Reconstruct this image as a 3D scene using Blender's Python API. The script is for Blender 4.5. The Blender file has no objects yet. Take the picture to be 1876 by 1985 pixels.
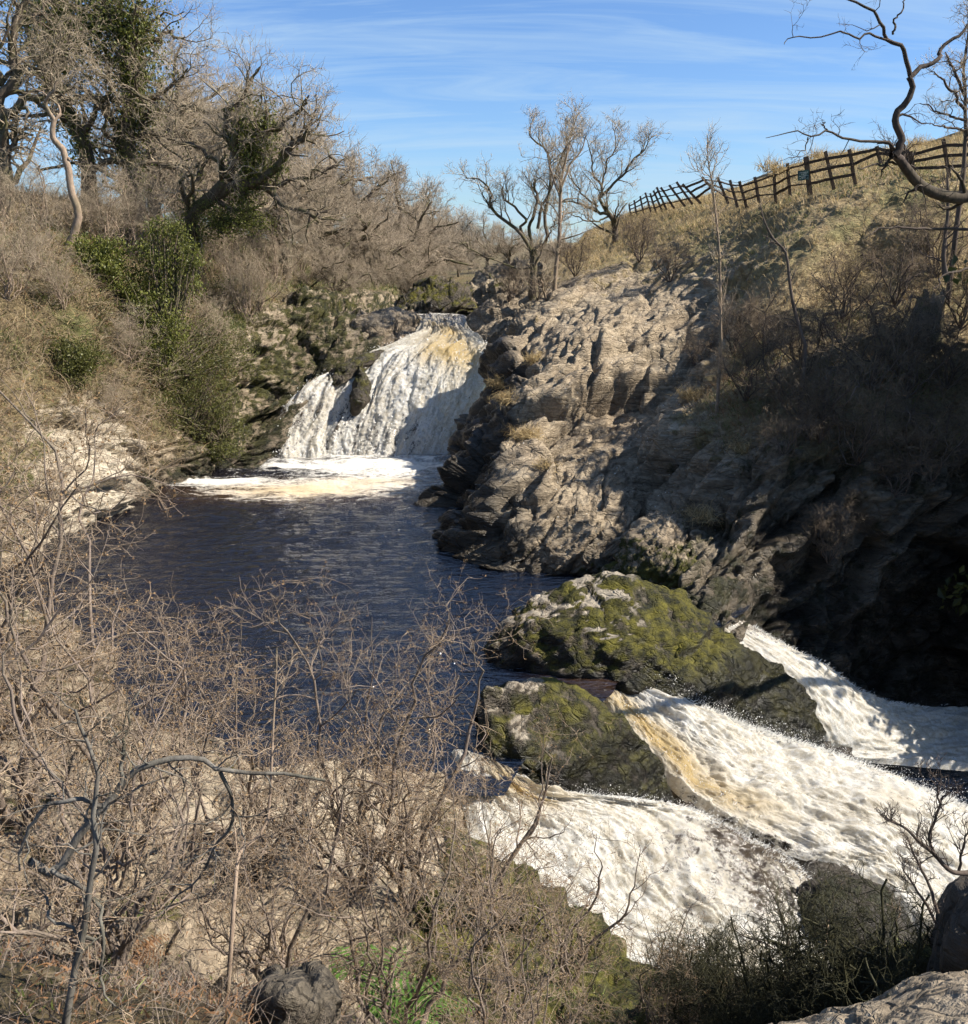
import bpy, math, random
import numpy as np
from mathutils import Vector

rng = np.random.default_rng(11)
random.seed(5)
C = bpy.context.scene.collection
scene = bpy.context.scene

# ------------------------------------------------------------------ camera
PITCH = math.radians(15.3)
CAM = np.array([0.0, 0.0, 8.0])
cam_d = bpy.data.cameras.new('camera')
cam_d.sensor_fit = 'HORIZONTAL'; cam_d.sensor_width = 36; cam_d.lens = 36.0
cam_d.clip_end = 3000; cam_d.clip_start = 0.05
cam = bpy.data.objects.new('camera', cam_d); C.objects.link(cam)
cam.location = CAM; cam.rotation_euler = (math.pi / 2 - PITCH, 0, 0)
scene.camera = cam

# ------------------------------------------------------------------ sun, sky, exposure
SUN_AZ, SUN_EL = math.radians(95), math.radians(42)      # azimuth clockwise from the view direction
S = np.array([math.sin(SUN_AZ) * math.cos(SUN_EL), math.cos(SUN_AZ) * math.cos(SUN_EL), math.sin(SUN_EL)])
sun_d = bpy.data.lights.new('sun', 'SUN'); sun_d.energy = 5.0; sun_d.angle = math.radians(0.5); sun_d.color = (1.0, 0.93, 0.82)
sun = bpy.data.objects.new('sun', sun_d); C.objects.link(sun)
sun.rotation_euler = Vector(-S).to_track_quat('-Z', 'Y').to_euler()
sun.location = (40, 0, 40)

w = bpy.data.worlds.new('World'); scene.world = w; w.use_nodes = True
nt = w.node_tree; nt.nodes.clear()
out = nt.nodes.new('ShaderNodeOutputWorld'); bg = nt.nodes.new('ShaderNodeBackground')
sky = nt.nodes.new('ShaderNodeTexSky'); sky.sky_type = 'NISHITA'; sky.sun_disc = False
sky.sun_elevation = SUN_EL; sky.sun_rotation = SUN_AZ
sky.air_density = 1.0; sky.dust_density = 0.3; sky.ozone_density = 1.5; sky.altitude = 200
bg.inputs['Strength'].default_value = 0.068
# thin cirrus streaks, drawn on a high flat layer (direction / height)
tc = nt.nodes.new('ShaderNodeTexCoord'); sep = nt.nodes.new('ShaderNodeSeparateXYZ')
nt.links.new(tc.outputs['Generated'], sep.inputs[0])
mx = nt.nodes.new('ShaderNodeMath'); mx.operation = 'MAXIMUM'; mx.inputs[1].default_value = 0.0
nt.links.new(sep.outputs['Z'], mx.inputs[0])
ad = nt.nodes.new('ShaderNodeMath'); ad.operation = 'ADD'; ad.inputs[1].default_value = 0.22
nt.links.new(mx.outputs[0], ad.inputs[0])
comb = nt.nodes.new('ShaderNodeCombineXYZ')
for i in (0, 1):
    dv = nt.nodes.new('ShaderNodeMath'); dv.operation = 'DIVIDE'
    nt.links.new(sep.outputs[i], dv.inputs[0]); nt.links.new(ad.outputs[0], dv.inputs[1]); nt.links.new(dv.outputs[0], comb.inputs[i])
mp = nt.nodes.new('ShaderNodeMapping'); mp.inputs['Rotation'].default_value = (0, 0, math.radians(12)); mp.inputs['Scale'].default_value = (0.60, 3.4, 1)
nt.links.new(comb.outputs[0], mp.inputs[0])
cn = nt.nodes.new('ShaderNodeTexNoise'); cn.inputs['Scale'].default_value = 1.7; cn.inputs['Detail'].default_value = 9; cn.inputs['Roughness'].default_value = 0.62
cn.inputs['Distortion'].default_value = 0.9
nt.links.new(mp.outputs[0], cn.inputs['Vector'])
cr = nt.nodes.new('ShaderNodeValToRGB'); cr.color_ramp.elements[0].position = 0.41; cr.color_ramp.elements[0].color = (0, 0, 0, 1)
cr.color_ramp.elements[1].position = 0.80; cr.color_ramp.elements[1].color = (0.85, 0.85, 0.85, 1)
nt.links.new(cn.outputs[0], cr.inputs[0])
cm = nt.nodes.new('ShaderNodeMix'); cm.data_type = 'RGBA'
nt.links.new(cr.outputs[0], cm.inputs[0]); tint = nt.nodes.new('ShaderNodeMix'); tint.data_type = 'RGBA'; tint.blend_type = 'MULTIPLY'; tint.inputs[0].default_value = 1.0
tint.inputs[7].default_value = (0.60, 0.79, 1.08, 1); nt.links.new(sky.outputs[0], tint.inputs[6])
nt.links.new(tint.outputs[2], cm.inputs[6]); cm.inputs[7].default_value = (3.6, 4.9, 6.2, 1)
nt.links.new(cm.outputs[2], bg.inputs['Color']); nt.links.new(bg.outputs[0], out.inputs[0])

vs = scene.view_settings
vs.view_transform = 'Standard'; vs.look = 'None'; vs.exposure = 1.15; vs.gamma = 1.0; vs.use_curve_mapping = False
scene.render.engine = 'CYCLES'
scene.cycles.max_bounces = 4; scene.cycles.diffuse_bounces = 2; scene.cycles.glossy_bounces = 2; scene.cycles.use_light_tree = False; scene.cycles.transparent_max_bounces = 8
scene.cycles.use_denoising = True; scene.cycles.use_adaptive_sampling = True; scene.cycles.adaptive_threshold = 0.03

# ------------------------------------------------------------------ helpers: image pixels to world points, noise, meshes
cp, sp = math.cos(PITCH), math.sin(PITCH)
def P(u, v, Y):
    """World point of image pixel (u, v), put at a chosen depth Y."""
    a = (u - 938.0) / 1876.0; b = -(v - 992.5) / 1876.0
    d = np.array([a, cp + b * sp, -sp + b * cp])
    return CAM + d * (Y / d[1])
def PZ(u, v, z):
    a = (u - 938.0) / 1876.0; b = -(v - 992.5) / 1876.0
    d = np.array([a, cp + b * sp, -sp + b * cp])
    return CAM + d * ((z - CAM[2]) / d[2])
def nrm(a):
    return a / (np.linalg.norm(a, axis=-1, keepdims=True) + 1e-9)

_G = nrm(np.random.default_rng(3).normal(size=(256, 3))).astype(np.float32)
def _h(ix, iy, iz):
    h = (ix.astype(np.uint32) * np.uint32(374761393)) ^ (iy.astype(np.uint32) * np.uint32(668265263)) ^ (iz.astype(np.uint32) * np.uint32(3266489917))
    h = (h ^ (h >> np.uint32(13))) * np.uint32(1274126177)
    return h ^ (h >> np.uint32(16))
def perlin(p):
    p = np.asarray(p, np.float32); sh = p.shape[:-1]; p = p.reshape(-1, 3)
    i = np.floor(p).astype(np.int64); f = p - i
    u = f * f * f * (f * (f * 6 - 15) + 10)
    r = 0
    for dx in (0, 1):
        wx = u[:, 0] if dx else 1 - u[:, 0]
        for dy in (0, 1):
            wy = u[:, 1] if dy else 1 - u[:, 1]
            for dz in (0, 1):
                wz = u[:, 2] if dz else 1 - u[:, 2]
                g = _G[_h(i[:, 0] + dx, i[:, 1] + dy, i[:, 2] + dz) & np.uint32(255)]
                r = r + wx * wy * wz * (g[:, 0] * (f[:, 0] - dx) + g[:, 1] * (f[:, 1] - dy) + g[:, 2] * (f[:, 2] - dz))
    return (r * 1.5).reshape(sh)
def fbm(p, o=4, gain=0.5, ridged=False):
    r = 0; a = 1.0; p = np.asarray(p, np.float32)
    for k in range(o):
        n = perlin(p * (2.03 ** k) + 17.3 * k)
        r = r + a * ((1 - 2 * np.abs(n)) if ridged else n); a *= gain
    return r
def worley(p):
    p = np.asarray(p, np.float32); sh = p.shape[:-1]; p = p.reshape(-1, 3)
    i = np.floor(p).astype(np.int64); f = p - i
    f1 = np.full(len(p), 9., np.float32); f2 = f1.copy(); cid = np.zeros(len(p), np.float32)
    for dx in (-1, 0, 1):
        for dy in (-1, 0, 1):
            for dz in (-1, 0, 1):
                h = _h(i[:, 0] + dx, i[:, 1] + dy, i[:, 2] + dz)
                ox = (h & np.uint32(1023)) / 1023.; oy = ((h >> np.uint32(10)) & np.uint32(1023)) / 1023.; oz = ((h >> np.uint32(20)) & np.uint32(1023)) / 1023.
                d = np.sqrt((dx + ox - f[:, 0]) ** 2 + (dy + oy - f[:, 1]) ** 2 + (dz + oz - f[:, 2]) ** 2).astype(np.float32)
                c = d < f1
                f2 = np.where(c, f1, np.minimum(f2, d)); cid = np.where(c, (h & np.uint32(4095)) / 4095., cid); f1 = np.where(c, d, f1)
    return f1.reshape(sh), f2.reshape(sh), cid.reshape(sh)
def sstep(a, b, x):
    t = np.clip((x - a) / (b - a), 0, 1); return t * t * (3 - 2 * t)

def mesh_np(name, verts, faces, attrs=None, smooth=True):
    """faces: list of (n,k) index arrays"""
    me = bpy.data.meshes.new(name)
    verts = np.ascontiguousarray(verts, np.float32).reshape(-1, 3)
    me.vertices.add(len(verts)); me.vertices.foreach_set('co', verts.ravel())
    fl = [np.asarray(f, np.int32) for f in faces if len(f)]
    nl = sum(f.size for f in fl); npol = sum(len(f) for f in fl)
    me.loops.add(nl); me.polygons.add(npol)
    me.loops.foreach_set('vertex_index', np.concatenate([f.ravel() for f in fl]))
    tot = np.concatenate([np.full(len(f), f.shape[1], np.int32) for f in fl])
    st = np.concatenate([[0], np.cumsum(tot)[:-1]]).astype(np.int32)
    me.polygons.foreach_set('loop_start', st)
    me.polygons.foreach_set('use_smooth', np.full(npol, smooth))
    for k, a in (attrs or {}).items():
        at = me.attributes.new(k, 'FLOAT', 'POINT'); at.data.foreach_set('value', np.ascontiguousarray(a, np.float32).ravel())
    me.update(calc_edges=True)
    return me
def obj(name, me, mat=None, parent=None, loc=None):
    o = bpy.data.objects.new(name, me); C.objects.link(o)
    if mat is not None and not len(me.materials): me.materials.append(mat)
    if parent is not None: o.parent = parent
    if loc is not None: o.location = loc
    return o
def tag(o, label=None, cat=None, group=None, kind=None):
    if label: o['label'] = label
    if cat: o['category'] = cat
    if group: o['group'] = group
    if kind: o['kind'] = kind
    return o
def thing(name, label, cat, loc=(0, 0, 0), group=None):
    o = bpy.data.objects.new(name, None); C.objects.link(o); o.location = loc
    o.empty_display_size = 0.3
    return tag(o, label, cat, group)
def dup(root, loc, rz=0.0, sc=1.0, label=None):
    r = root.copy(); C.objects.link(r); r.location = loc; r.rotation_euler = (0, 0, rz)
    r.scale = (sc, sc, sc) if np.isscalar(sc) else sc
    if label: r['label'] = label
    for ch in root.children:
        c = ch.copy(); C.objects.link(c); c.parent = r
        for g in ch.children:
            d = g.copy(); C.objects.link(d); d.parent = c
    return r

def catmull(A, n):
    A = np.asarray(A, float); K = len(A)
    t = np.linspace(0, K - 1, n); i = np.minimum(t.astype(int), K - 2); f = (t - i).reshape((-1,) + (1,) * (A.ndim - 1))
    g = lambda j: A[np.clip(j, 0, K - 1)]
    p0, p1, p2, p3 = g(i - 1), g(i), g(i + 1), g(i + 2)
    p0 = np.where((i - 1 < 0).reshape(f.shape), 2 * p1 - p2, p0); p3 = np.where((i + 2 > K - 1).reshape(f.shape), 2 * p2 - p1, p3)
    return 0.5 * (2 * p1 + (p2 - p0) * f + (2 * p0 - 5 * p1 + 4 * p2 - p3) * f * f + (3 * p1 - p0 - 3 * p2 + p3) * f ** 3)
def loft(ctrl, nr, nc):
    a = catmull(np.asarray(ctrl, float), nr)
    return catmull(a.transpose(1, 0, 2), nc).transpose(1, 0, 2)
def ctrl_uv(rows):
    """rows of (u,v,Y,extra...) -> (x,y,z,extra...)"""
    return np.array([[list(P(*q[:3])) + list(q[3:]) for q in r] for r in rows], float)
def gnormals(V):
    du = np.gradient(V, axis=1); dv = np.gradient(V, axis=0)
    n = nrm(np.cross(du, dv))
    s = np.sum(n * nrm(CAM - V), -1).mean()
    return (n, False) if s > 0 else (-n, True)
def grid_faces(nr, nc, flip=False):
    i = np.arange(nr * nc).reshape(nr, nc)
    f = np.stack([i[:-1, :-1], i[:-1, 1:], i[1:, 1:], i[1:, :-1]], -1).reshape(-1, 4)
    return f[:, ::-1] if flip else f
def grid_obj(name, V, mat, attrs=None, flip=False, parent=None, kind=None, smooth=True):
    me = mesh_np(name, V.reshape(-1, 3), [grid_faces(V.shape[0], V.shape[1], flip)], attrs, smooth)
    o = obj(name, me, mat, parent)
    if kind: o['kind'] = kind
    return o

# bedding frame of the rock (beds dip steeply, trending up to the right)
BN = nrm(np.array([-0.62, 0.30, 0.72])); B1 = nrm(np.cross(BN, [0, 1, 0.2])); B2 = np.cross(BN, B1)
def bed(p, s1, s2, sn):
    return np.stack([p @ B1 * s1, p @ B2 * s2, p @ BN * sn], -1)
def facets(p, seed=0.0):
    """distance to a field of randomly tilted flat facets, and the crack between them"""
    p = np.asarray(p, np.float32) + seed; sh = p.shape[:-1]; p = p.reshape(-1, 3)
    i = np.floor(p).astype(np.int64); f = p - i
    f1 = np.full(len(p), 9., np.float32); f2 = f1.copy(); pl = np.zeros(len(p), np.float32)
    for dx in (-1, 0, 1):
        for dy in (-1, 0, 1):
            for dz in (-1, 0, 1):
                h = _h(i[:, 0] + dx, i[:, 1] + dy, i[:, 2] + dz)
                o = np.stack([(h & np.uint32(1023)) / 1023., ((h >> np.uint32(10)) & np.uint32(1023)) / 1023., ((h >> np.uint32(20)) & np.uint32(1023)) / 1023.], -1)
                v = f - o - np.array([dx, dy, dz]); d = np.sqrt((v * v).sum(-1)).astype(np.float32)
                g = _G[(h >> np.uint32(3)) & np.uint32(255)]
                off = ((h >> np.uint32(7)) & np.uint32(255)) / 255. - .5
                c = d < f1
                f2 = np.where(c, f1, np.minimum(f2, d)); pl = np.where(c, (v * g).sum(-1) * 1.1 + off * .55, pl); f1 = np.where(c, d, f1)
    return pl.reshape(sh), (f2 - f1).reshape(sh)
def rockdisp(V, amp=1.0, scale=1.0):
    p = V / scale
    wv = np.stack([fbm(p * .35 + 5, 3), fbm(p * .35 + 31, 3), fbm(p * .35 + 67, 3)], -1)
    p2 = p + wv * 0.28
    a, ca = facets(bed(p2, .22, .22, .60)); b_, cb = facets(bed(p2, .5, .5, 1.8), 40.); c_, cc = facets(bed(p2, 1.2, 1.2, 4.6), 80.)
    d = .85 * a - .30 * (1 - sstep(0, .10, ca)) + .34 * b_ - .14 * (1 - sstep(0, .10, cb)) + .22 * c_ - .05 * (1 - sstep(0, .12, cc)) + .09 * facets(bed(p, 3.2, 3.2, 10.), 120.)[0]
    d += .35 * fbm(bed(p2, .15, .15, .4), 3) + .05 * fbm(bed(p, 1.4, 1.4, 5.), 4, .6)
    return d * amp * scale

# ------------------------------------------------------------------ materials
class NB:
    def __init__(s, name):
        s.m = bpy.data.materials.new(name); s.m.use_nodes = True; s.t = s.m.node_tree; s.t.nodes.clear()
        s.o = s.t.nodes.new('ShaderNodeOutputMaterial')
    def n(s, typ, ins=None, **kw):
        x = s.t.nodes.new(typ)
        for k, v in kw.items(): setattr(x, k, v)
        for k, v in (ins or {}).items():
            if hasattr(v, 'is_output'): s.t.links.new(v, x.inputs[k])
            else: x.inputs[k].default_value = v
        return x
    def obco(s): return s.n('ShaderNodeTexCoord').outputs['Object']
    def mapp(s, vec, scale=(1, 1, 1), rot=(0, 0, 0), loc=(0, 0, 0)):
        return s.n('ShaderNodeMapping', {'Vector': vec, 'Scale': scale, 'Rotation': rot, 'Location': loc}).outputs[0]
    def noise(s, vec, scale, detail=5, rough=.55, dist=0):
        return s.n('ShaderNodeTexNoise', {'Vector': vec, 'Scale': scale, 'Detail': detail, 'Roughness': rough, 'Distortion': dist}).outputs[0]
    def vor(s, vec, scale, feature='F1'):
        return s.n('ShaderNodeTexVoronoi', {'Vector': vec, 'Scale': scale}, feature=feature).outputs['Distance']
    def ramp(s, fac, stops):
        x = s.n('ShaderNodeValToRGB', {0: fac}); e = x.color_ramp.elements
        while len(e) < len(stops): e.new(.5)
        for q, (p, c) in zip(e, stops):
            q.position = p; q.color = (c, c, c, 1) if np.isscalar(c) else (*c, 1)
        return x.outputs[0]
    def mix(s, fac, a, b, blend='MIX'):
        x = s.n('ShaderNodeMix', {0: fac}, data_type='RGBA', blend_type=blend)
        for k, v in ((6, a), (7, b)):
            if hasattr(v, 'is_output'): s.t.links.new(v, x.inputs[k])
            else: x.inputs[k].default_value = (*v, 1)
        return x.outputs[2]
    def math(s, op, a, b=0.0, c=None, clamp=False):
        ins = {0: a, 1: b}
        if c is not None: ins[2] = c
        return s.n('ShaderNodeMath', ins, operation=op, use_clamp=clamp).outputs[0]
    def attr(s, name): return s.n('ShaderNodeAttribute', attribute_name=name).outputs['Fac']
    def bump(s, h, strength=.5, dist=.05, normal=None):
        ins = {'Height': h, 'Strength': strength, 'Distance': dist}
        if normal is not None: ins['Normal'] = normal
        return s.n('ShaderNodeBump', ins).outputs[0]
    def bsdf(s, col, rough=.8, normal=None, spec=.3, **kw):
        ins = {'Base Color': col if hasattr(col, 'is_output') else (*col, 1), 'Roughness': rough, 'Specular IOR Level': spec}
        if normal is not None: ins['Normal'] = normal
        ins.update(kw)
        x = s.n('ShaderNodeBsdfPrincipled', ins); return x.outputs[0]
    def out(s, sh):
        s.t.links.new(sh, s.o.inputs[0]); return s.m

def rock_material(name, dark=(.085, .066, .044), mid=(.23, .182, .122), light=(.44, .36, .25), bedrot=(0.25, 0.72, 0.3), bedscale=(.5, .5, 3.2), lichen=.85,
                  mossc=((.022, .022, .005), (.075, .072, .012)), vegc=((.12, .085, .045), (.33, .25, .13), (.12, .145, .04)), moss_bias=0.0):
    b = NB(name); co = b.obco()
    beds = b.mapp(co, bedscale, bedrot)
    n1 = b.noise(beds, 1.3, 7, .62, .6); n2 = b.noise(co, .35, 2); n3 = b.noise(co, 9, 5, .7); n4 = b.noise(co, 2.2, 4, .6)
    n5 = b.noise(b.mapp(co, tuple(2.6 * q for q in bedscale), tuple(q * 1.15 for q in bedrot)), 2.0, 5, .7, .9)
    t = b.math('ADD', b.math('MULTIPLY', n1, .45), b.math('ADD', b.math('MULTIPLY', n3, .25), b.math('MULTIPLY', n5, .30)))
    col = b.ramp(t, [(.36, dark), (.475, mid), (.60, light)])
    wco = b.n('ShaderNodeVectorMath', {0: co, 1: b.n('ShaderNodeVectorMath', {0: b.n('ShaderNodeTexNoise', {'Vector': co, 'Scale': 1.1, 'Detail': 3}).outputs[1], 1: (.9, .9, .9)}, operation='MULTIPLY').outputs[0]}, operation='ADD').outputs[0]
    ck1 = b.ramp(b.vor(b.mapp(wco, (.55, .55, 1.7), bedrot), 1.0, 'DISTANCE_TO_EDGE'), [(0, 1), (.035, 0)]); ck2 = b.ramp(b.vor(b.mapp(wco, (.7, .7, 2.4), bedrot), 2.7, 'DISTANCE_TO_EDGE'), [(0, 1), (.05, 0)])
    ck = b.math('MAXIMUM', ck1, b.math('MULTIPLY', ck2, .8))
    col = b.mix(b.math('MULTIPLY', ck, .38), col, (.035, .028, .02))
    col = b.mix(b.math('MULTIPLY', b.ramp(n2, [(.35, 0), (.7, 1)]), .45), col, (.19, .14, .095))
    # pale limestone / bleached faces
    pale = b.attr('pale')
    col = b.mix(b.math('MULTIPLY', pale, b.ramp(n1, [(.28, .25), (.55, 1)])), col, (.46, .40, .31))
    # lichen discs
    v = b.vor(b.mapp(co, (1, 1, 1)), 6.5); lz = b.ramp(b.math('ADD', v, b.math('MULTIPLY', n3, .25)), [(.22, 1), (.27, 0)])
    lf = b.math('MULTIPLY', b.math('MULTIPLY', lz, b.ramp(n4, [(.47, 0), (.56, 1)])), lichen)
    col = b.mix(lf, col, (.52, .51, .46))
    cracks = b.math('SUBTRACT', 1.0, ck)
    # moss
    mf = b.math('ADD', b.attr('moss'), b.math('MULTIPLY', b.math('SUBTRACT', n4, .5), 2.2))
    mf = b.ramp(b.math('ADD', mf, b.math('ADD', b.math('MULTIPLY', b.math('SUBTRACT', n3, .5), .8), moss_bias)), [(.40, 0), (.66, 1)])
    mcol = b.mix(b.ramp(b.noise(co, 2.3, 6, .75), [(.40, 0), (.66, 1)]), mossc[0], mossc[1])
    col = b.mix(mf, col, mcol)
    # turf and litter
    vf = b.math('ADD', b.attr('veg'), b.math('MULTIPLY', b.math('SUBTRACT', n4, .5), 1.2)); vf = b.ramp(vf, [(.40, 0), (.58, 1)])
    g1 = b.noise(co, .55, 4, .6); g2 = b.noise(b.mapp(co, (1, 1, .5)), 6, 5, .75)
    vcol = b.mix(b.ramp(g2, [(.35, 0), (.65, 1)]), vegc[0], vegc[1]); gf = b.math('MULTIPLY', b.ramp(b.math('ADD', b.math('MULTIPLY', g1, .75), b.math('MULTIPLY', g2, .25)), [(.47, 0), (.57, 1)]), b.attr('green'))
    vcol = b.mix(gf, vcol, b.mix(b.ramp(g2, [(.3, 0), (.7, 1)]), (.06, .075, .02), vegc[2]))
    col = b.mix(vf, col, vcol)
    wet_shade = b.attr('wet_shade')
    col = b.mix(b.math('MULTIPLY', wet_shade, .84), col, (.007, .0065, .0055))  # near-black for wet stone and for shade painted on rock
    rough = b.math('SUBTRACT', .86, b.math('MULTIPLY', wet_shade, .55))
    h = b.math('ADD', b.math('ADD', b.math('MULTIPLY', n1, 1.0), b.math('MULTIPLY', n3, .35)), b.math('MULTIPLY', b.math('ADD', mf, vf), b.math('MULTIPLY', g2, .6)))
    h = b.math('ADD', b.math('ADD', h, b.math('MULTIPLY', n5, .6)), b.math('MULTIPLY', cracks, .35))
    return b.out(b.bsdf(col, rough, b.bump(h, .9, .12), .3))

M = {}
M['rock'] = rock_material('schist_rock')
M['left'] = rock_material('wooded_bank', vegc=((.06, .043, .022), (.185, .14, .07), (.085, .095, .025)), lichen=.2, mossc=((.016, .017, .005), (.065, .060, .011)))
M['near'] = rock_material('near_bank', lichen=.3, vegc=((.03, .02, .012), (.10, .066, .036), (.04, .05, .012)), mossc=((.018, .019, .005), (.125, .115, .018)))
M['boulder'] = rock_material('mossy_rock', dark=(.018, .016, .012), mid=(.05, .043, .031), light=(.125, .104, .076), bedscale=(.8, .8, 2.5), mossc=((.010, .011, .004), (.115, .102, .012)), lichen=.3, moss_bias=.04)
M['slab'] = rock_material('sandy_slab', dark=(.085, .066, .045), mid=(.20, .16, .11), light=(.36, .30, .22), bedrot=(.1, .2, .2), bedscale=(.7, .7, 2.5), lichen=.4)
M['wet_shade_rock'] = rock_material('wet_dark_rock', dark=(.010, .009, .008), mid=(.028, .025, .020), light=(.07, .06, .048), lichen=.0, mossc=((.012, .014, .005), (.05, .05, .012)))  # also carries the painted shade of the near right boulder

def foam_material():
    b = NB('white_water')
    fs, ft = b.attr('fs'), b.attr('ft')
    xyz = b.n('ShaderNodeCombineXYZ', {0: fs, 1: b.math('MULTIPLY', ft, .28), 2: 0.0}).outputs[0]
    co = b.obco()
    nA = b.noise(xyz, 2.2, 7, .70, .8); nB = b.noise(co, 7.0, 6, .78, .4); nC = b.noise(xyz, .7, 4, .6); nD = b.noise(xyz, 5.0, 6, .74, 1.0)
    hole = b.math('ADD', b.attr('hole'), b.math('ADD', b.math('MULTIPLY', b.math('SUBTRACT', nA, .5), 2.5), b.math('MULTIPLY', b.math('SUBTRACT', nB, .5), 3.0)))
    hole = b.ramp(b.math('ADD', hole, b.math('ADD', b.math('MULTIPLY', b.math('SUBTRACT', nD, .5), 1.1), b.math('MULTIPLY', b.math('SUBTRACT', nC, .5), 1.3))), [(.46, 0), (.90, 1)])
    tanf = b.math('ADD', b.attr('tan'), b.math('MULTIPLY', b.math('SUBTRACT', nC, .5), 1.3))
    tanf = b.ramp(b.math('ADD', tanf, b.math('MULTIPLY', b.math('SUBTRACT', nB, .5), .9)), [(.28, 0), (.95, 1)])
    mixn = b.math('ADD', b.math('MULTIPLY', nB, .45), b.math('ADD', b.math('MULTIPLY', nD, .35), b.math('MULTIPLY', nC, .20)))
    white = b.ramp(mixn, [(.36, (.36, .315, .24)), (.455, (.64, .585, .48)), (.55, (.86, .845, .80))])
    col = b.mix(tanf, white, b.mix(nB, (.36, .23, .075), (.70, .56, .30)))
    h = b.math('ADD', b.math('ADD', nA, b.math('MULTIPLY', nB, .9)), b.math('MULTIPLY', nD, .8)); nr = b.bump(h, .35, .06)
    foam = b.bsdf(col, .55, nr, .25)
    tr = b.n('ShaderNodeBsdfTranslucent', {'Color': col, 'Normal': nr}).outputs[0]
    foam = b.n('ShaderNodeMixShader', {0: .55, 1: foam, 2: tr}).outputs[0]
    dark = b.bsdf(b.mix(nA, (.012, .010, .008), (.075, .055, .035)), .18, nr, .5)
    return b.out(b.n('ShaderNodeMixShader', {0: hole, 1: foam, 2: dark}).outputs[0])
M['foam'] = foam_material()

def pool_material():
    b = NB('peaty_water'); co = b.obco()
    w1 = b.noise(b.mapp(co, (1.0, 2.5, 1), (0, 0, .22)), 1.9, 4, .5, .5); w2 = b.noise(b.mapp(co, (1.0, 1.9, 1), (0, 0, -.3)), 6, 4, .55, .3)
    h = b.math('ADD', w1, b.math('MULTIPLY', w2, .35))
    fo = b.noise(b.mapp(co, (.55, 1.6, 1), (0, 0, .12)), 1.3, 9, .72, 1.2); fo2 = b.noise(co, 7, 6, .7)
    f = b.math('ADD', b.attr('foam'), b.math('ADD', b.math('MULTIPLY', b.math('SUBTRACT', fo, .5), 2.4), b.math('MULTIPLY', b.math('SUBTRACT', fo2, .5), 1.0)))
    ff = b.ramp(f, [(.46, 0), (1.0, 1)])
    tanf = b.ramp(b.math('ADD', b.attr('tan'), b.math('MULTIPLY', b.math('SUBTRACT', fo2, .5), 1.2)), [(.3, 0), (.9, 1)])
    fc = b.mix(b.math('MULTIPLY', tanf, .85), b.mix(fo2, (.50, .46, .38), (.82, .80, .75)), (.50, .37, .20))
    wat = b.bsdf(b.mix(b.attr('tan'), (.0020, .0034, .0080), (.07, .035, .011)), .03, b.bump(h, 1.0, .19), .6, IOR=1.95)  # blue base stands in for reflected sky; tan mixes in peat brown
    fm = b.bsdf(fc, .6, b.bump(b.math('ADD', fo, fo2), .7, .08), .3)
    return b.out(b.n('ShaderNodeMixShader', {0: ff, 1: wat, 2: fm}).outputs[0])
M['pool'] = pool_material()

def bark_material(name, c1, c2, moss=0.0, mossc=(.06, .065, .015), scale=14):
    b = NB(name); co = b.obco()
    n = b.noise(b.mapp(co, (1, 1, .3)), scale, 6, .7); n2 = b.noise(co, 1.7, 5, .6)
    col = b.mix(b.ramp(n, [(.3, 0), (.7, 1)]), c1, c2)
    if moss: col = b.mix(b.math('MULTIPLY', b.ramp(n2, [(.45, 0), (.6, 1)]), moss), col, mossc)
    return b.out(b.bsdf(col, .85, b.bump(n, .6, .02), .2))
M['bark'] = bark_material('oak_bark', (.05, .038, .028), (.16, .125, .09), .6)
M['dark_bark'] = bark_material('dark_bark', (.025, .018, .014), (.085, .062, .048), .15)
M['twig'] = bark_material('bare_twig', (.20, .16, .11), (.43, .35, .245), 0, scale=3)
M['twig_far'] = bark_material('far_twig', (.20, .16, .115), (.40, .325, .235), 0, scale=2)
M['twig_dark'] = bark_material('dark_twig', (.05, .038, .03), (.13, .10, .08), 0, scale=3)
M['pale_bark'] = bark_material('pale_bark', (.15, .105, .075), (.34, .26, .19), .35)
M['twig_slope'] = bark_material('slope_twig', (.07, .052, .036), (.22, .165, .11), 0, scale=3)
M['haw'] = bark_material('hawthorn_bark', (.10, .075, .06), (.24, .19, .155), .2)
M['hawtwig'] = bark_material('hawthorn_twig', (.085, .06, .042), (.40, .305, .21), 0, scale=4)
M['lichen_bark'] = bark_material('lichened_bark', (.03, .025, .02), (.19, .175, .15), .2, scale=11)
M['deadstem'] = bark_material('dead_stem', (.11, .08, .048), (.32, .245, .15), 0, scale=2)
M['wood'] = bark_material('fence_timber', (.030, .022, .017), (.085, .06, .042), .0, scale=7)

def leaf_material(name, c1, c2, scale=2.0, trans=.3, rough=.45):
    b = NB(name); co = b.obco()
    rnd = b.n('ShaderNodeNewGeometry').outputs['Random Per Island']
    f = b.math('ADD', b.math('MULTIPLY', rnd, .6), b.math('MULTIPLY', b.noise(co, scale, 3), .5))
    col = b.mix(b.ramp(f, [(.25, 0), (.8, 1)]), c1, c2)
    s = b.bsdf(col, rough, None, .35)
    t = b.n('ShaderNodeBsdfTranslucent', {'Color': col}).outputs[0]
    return b.out(b.n('ShaderNodeMixShader', {0: trans, 1: s, 2: t}).outputs[0])
M['ivy'] = leaf_material('ivy_leaf', (.05, .06, .012), (.20, .21, .045), 1.5, .4)
M['ivy_olive'] = leaf_material('ivy_olive', (.045, .05, .014), (.15, .15, .04), 1.5, .4)
M['straw'] = leaf_material('straw_grass', (.24, .17, .08), (.52, .395, .20), .5, .35, .7)
M['greengrass'] = leaf_material('green_grass', (.05, .07, .015), (.17, .19, .05), .5, .3, .6)
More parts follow.
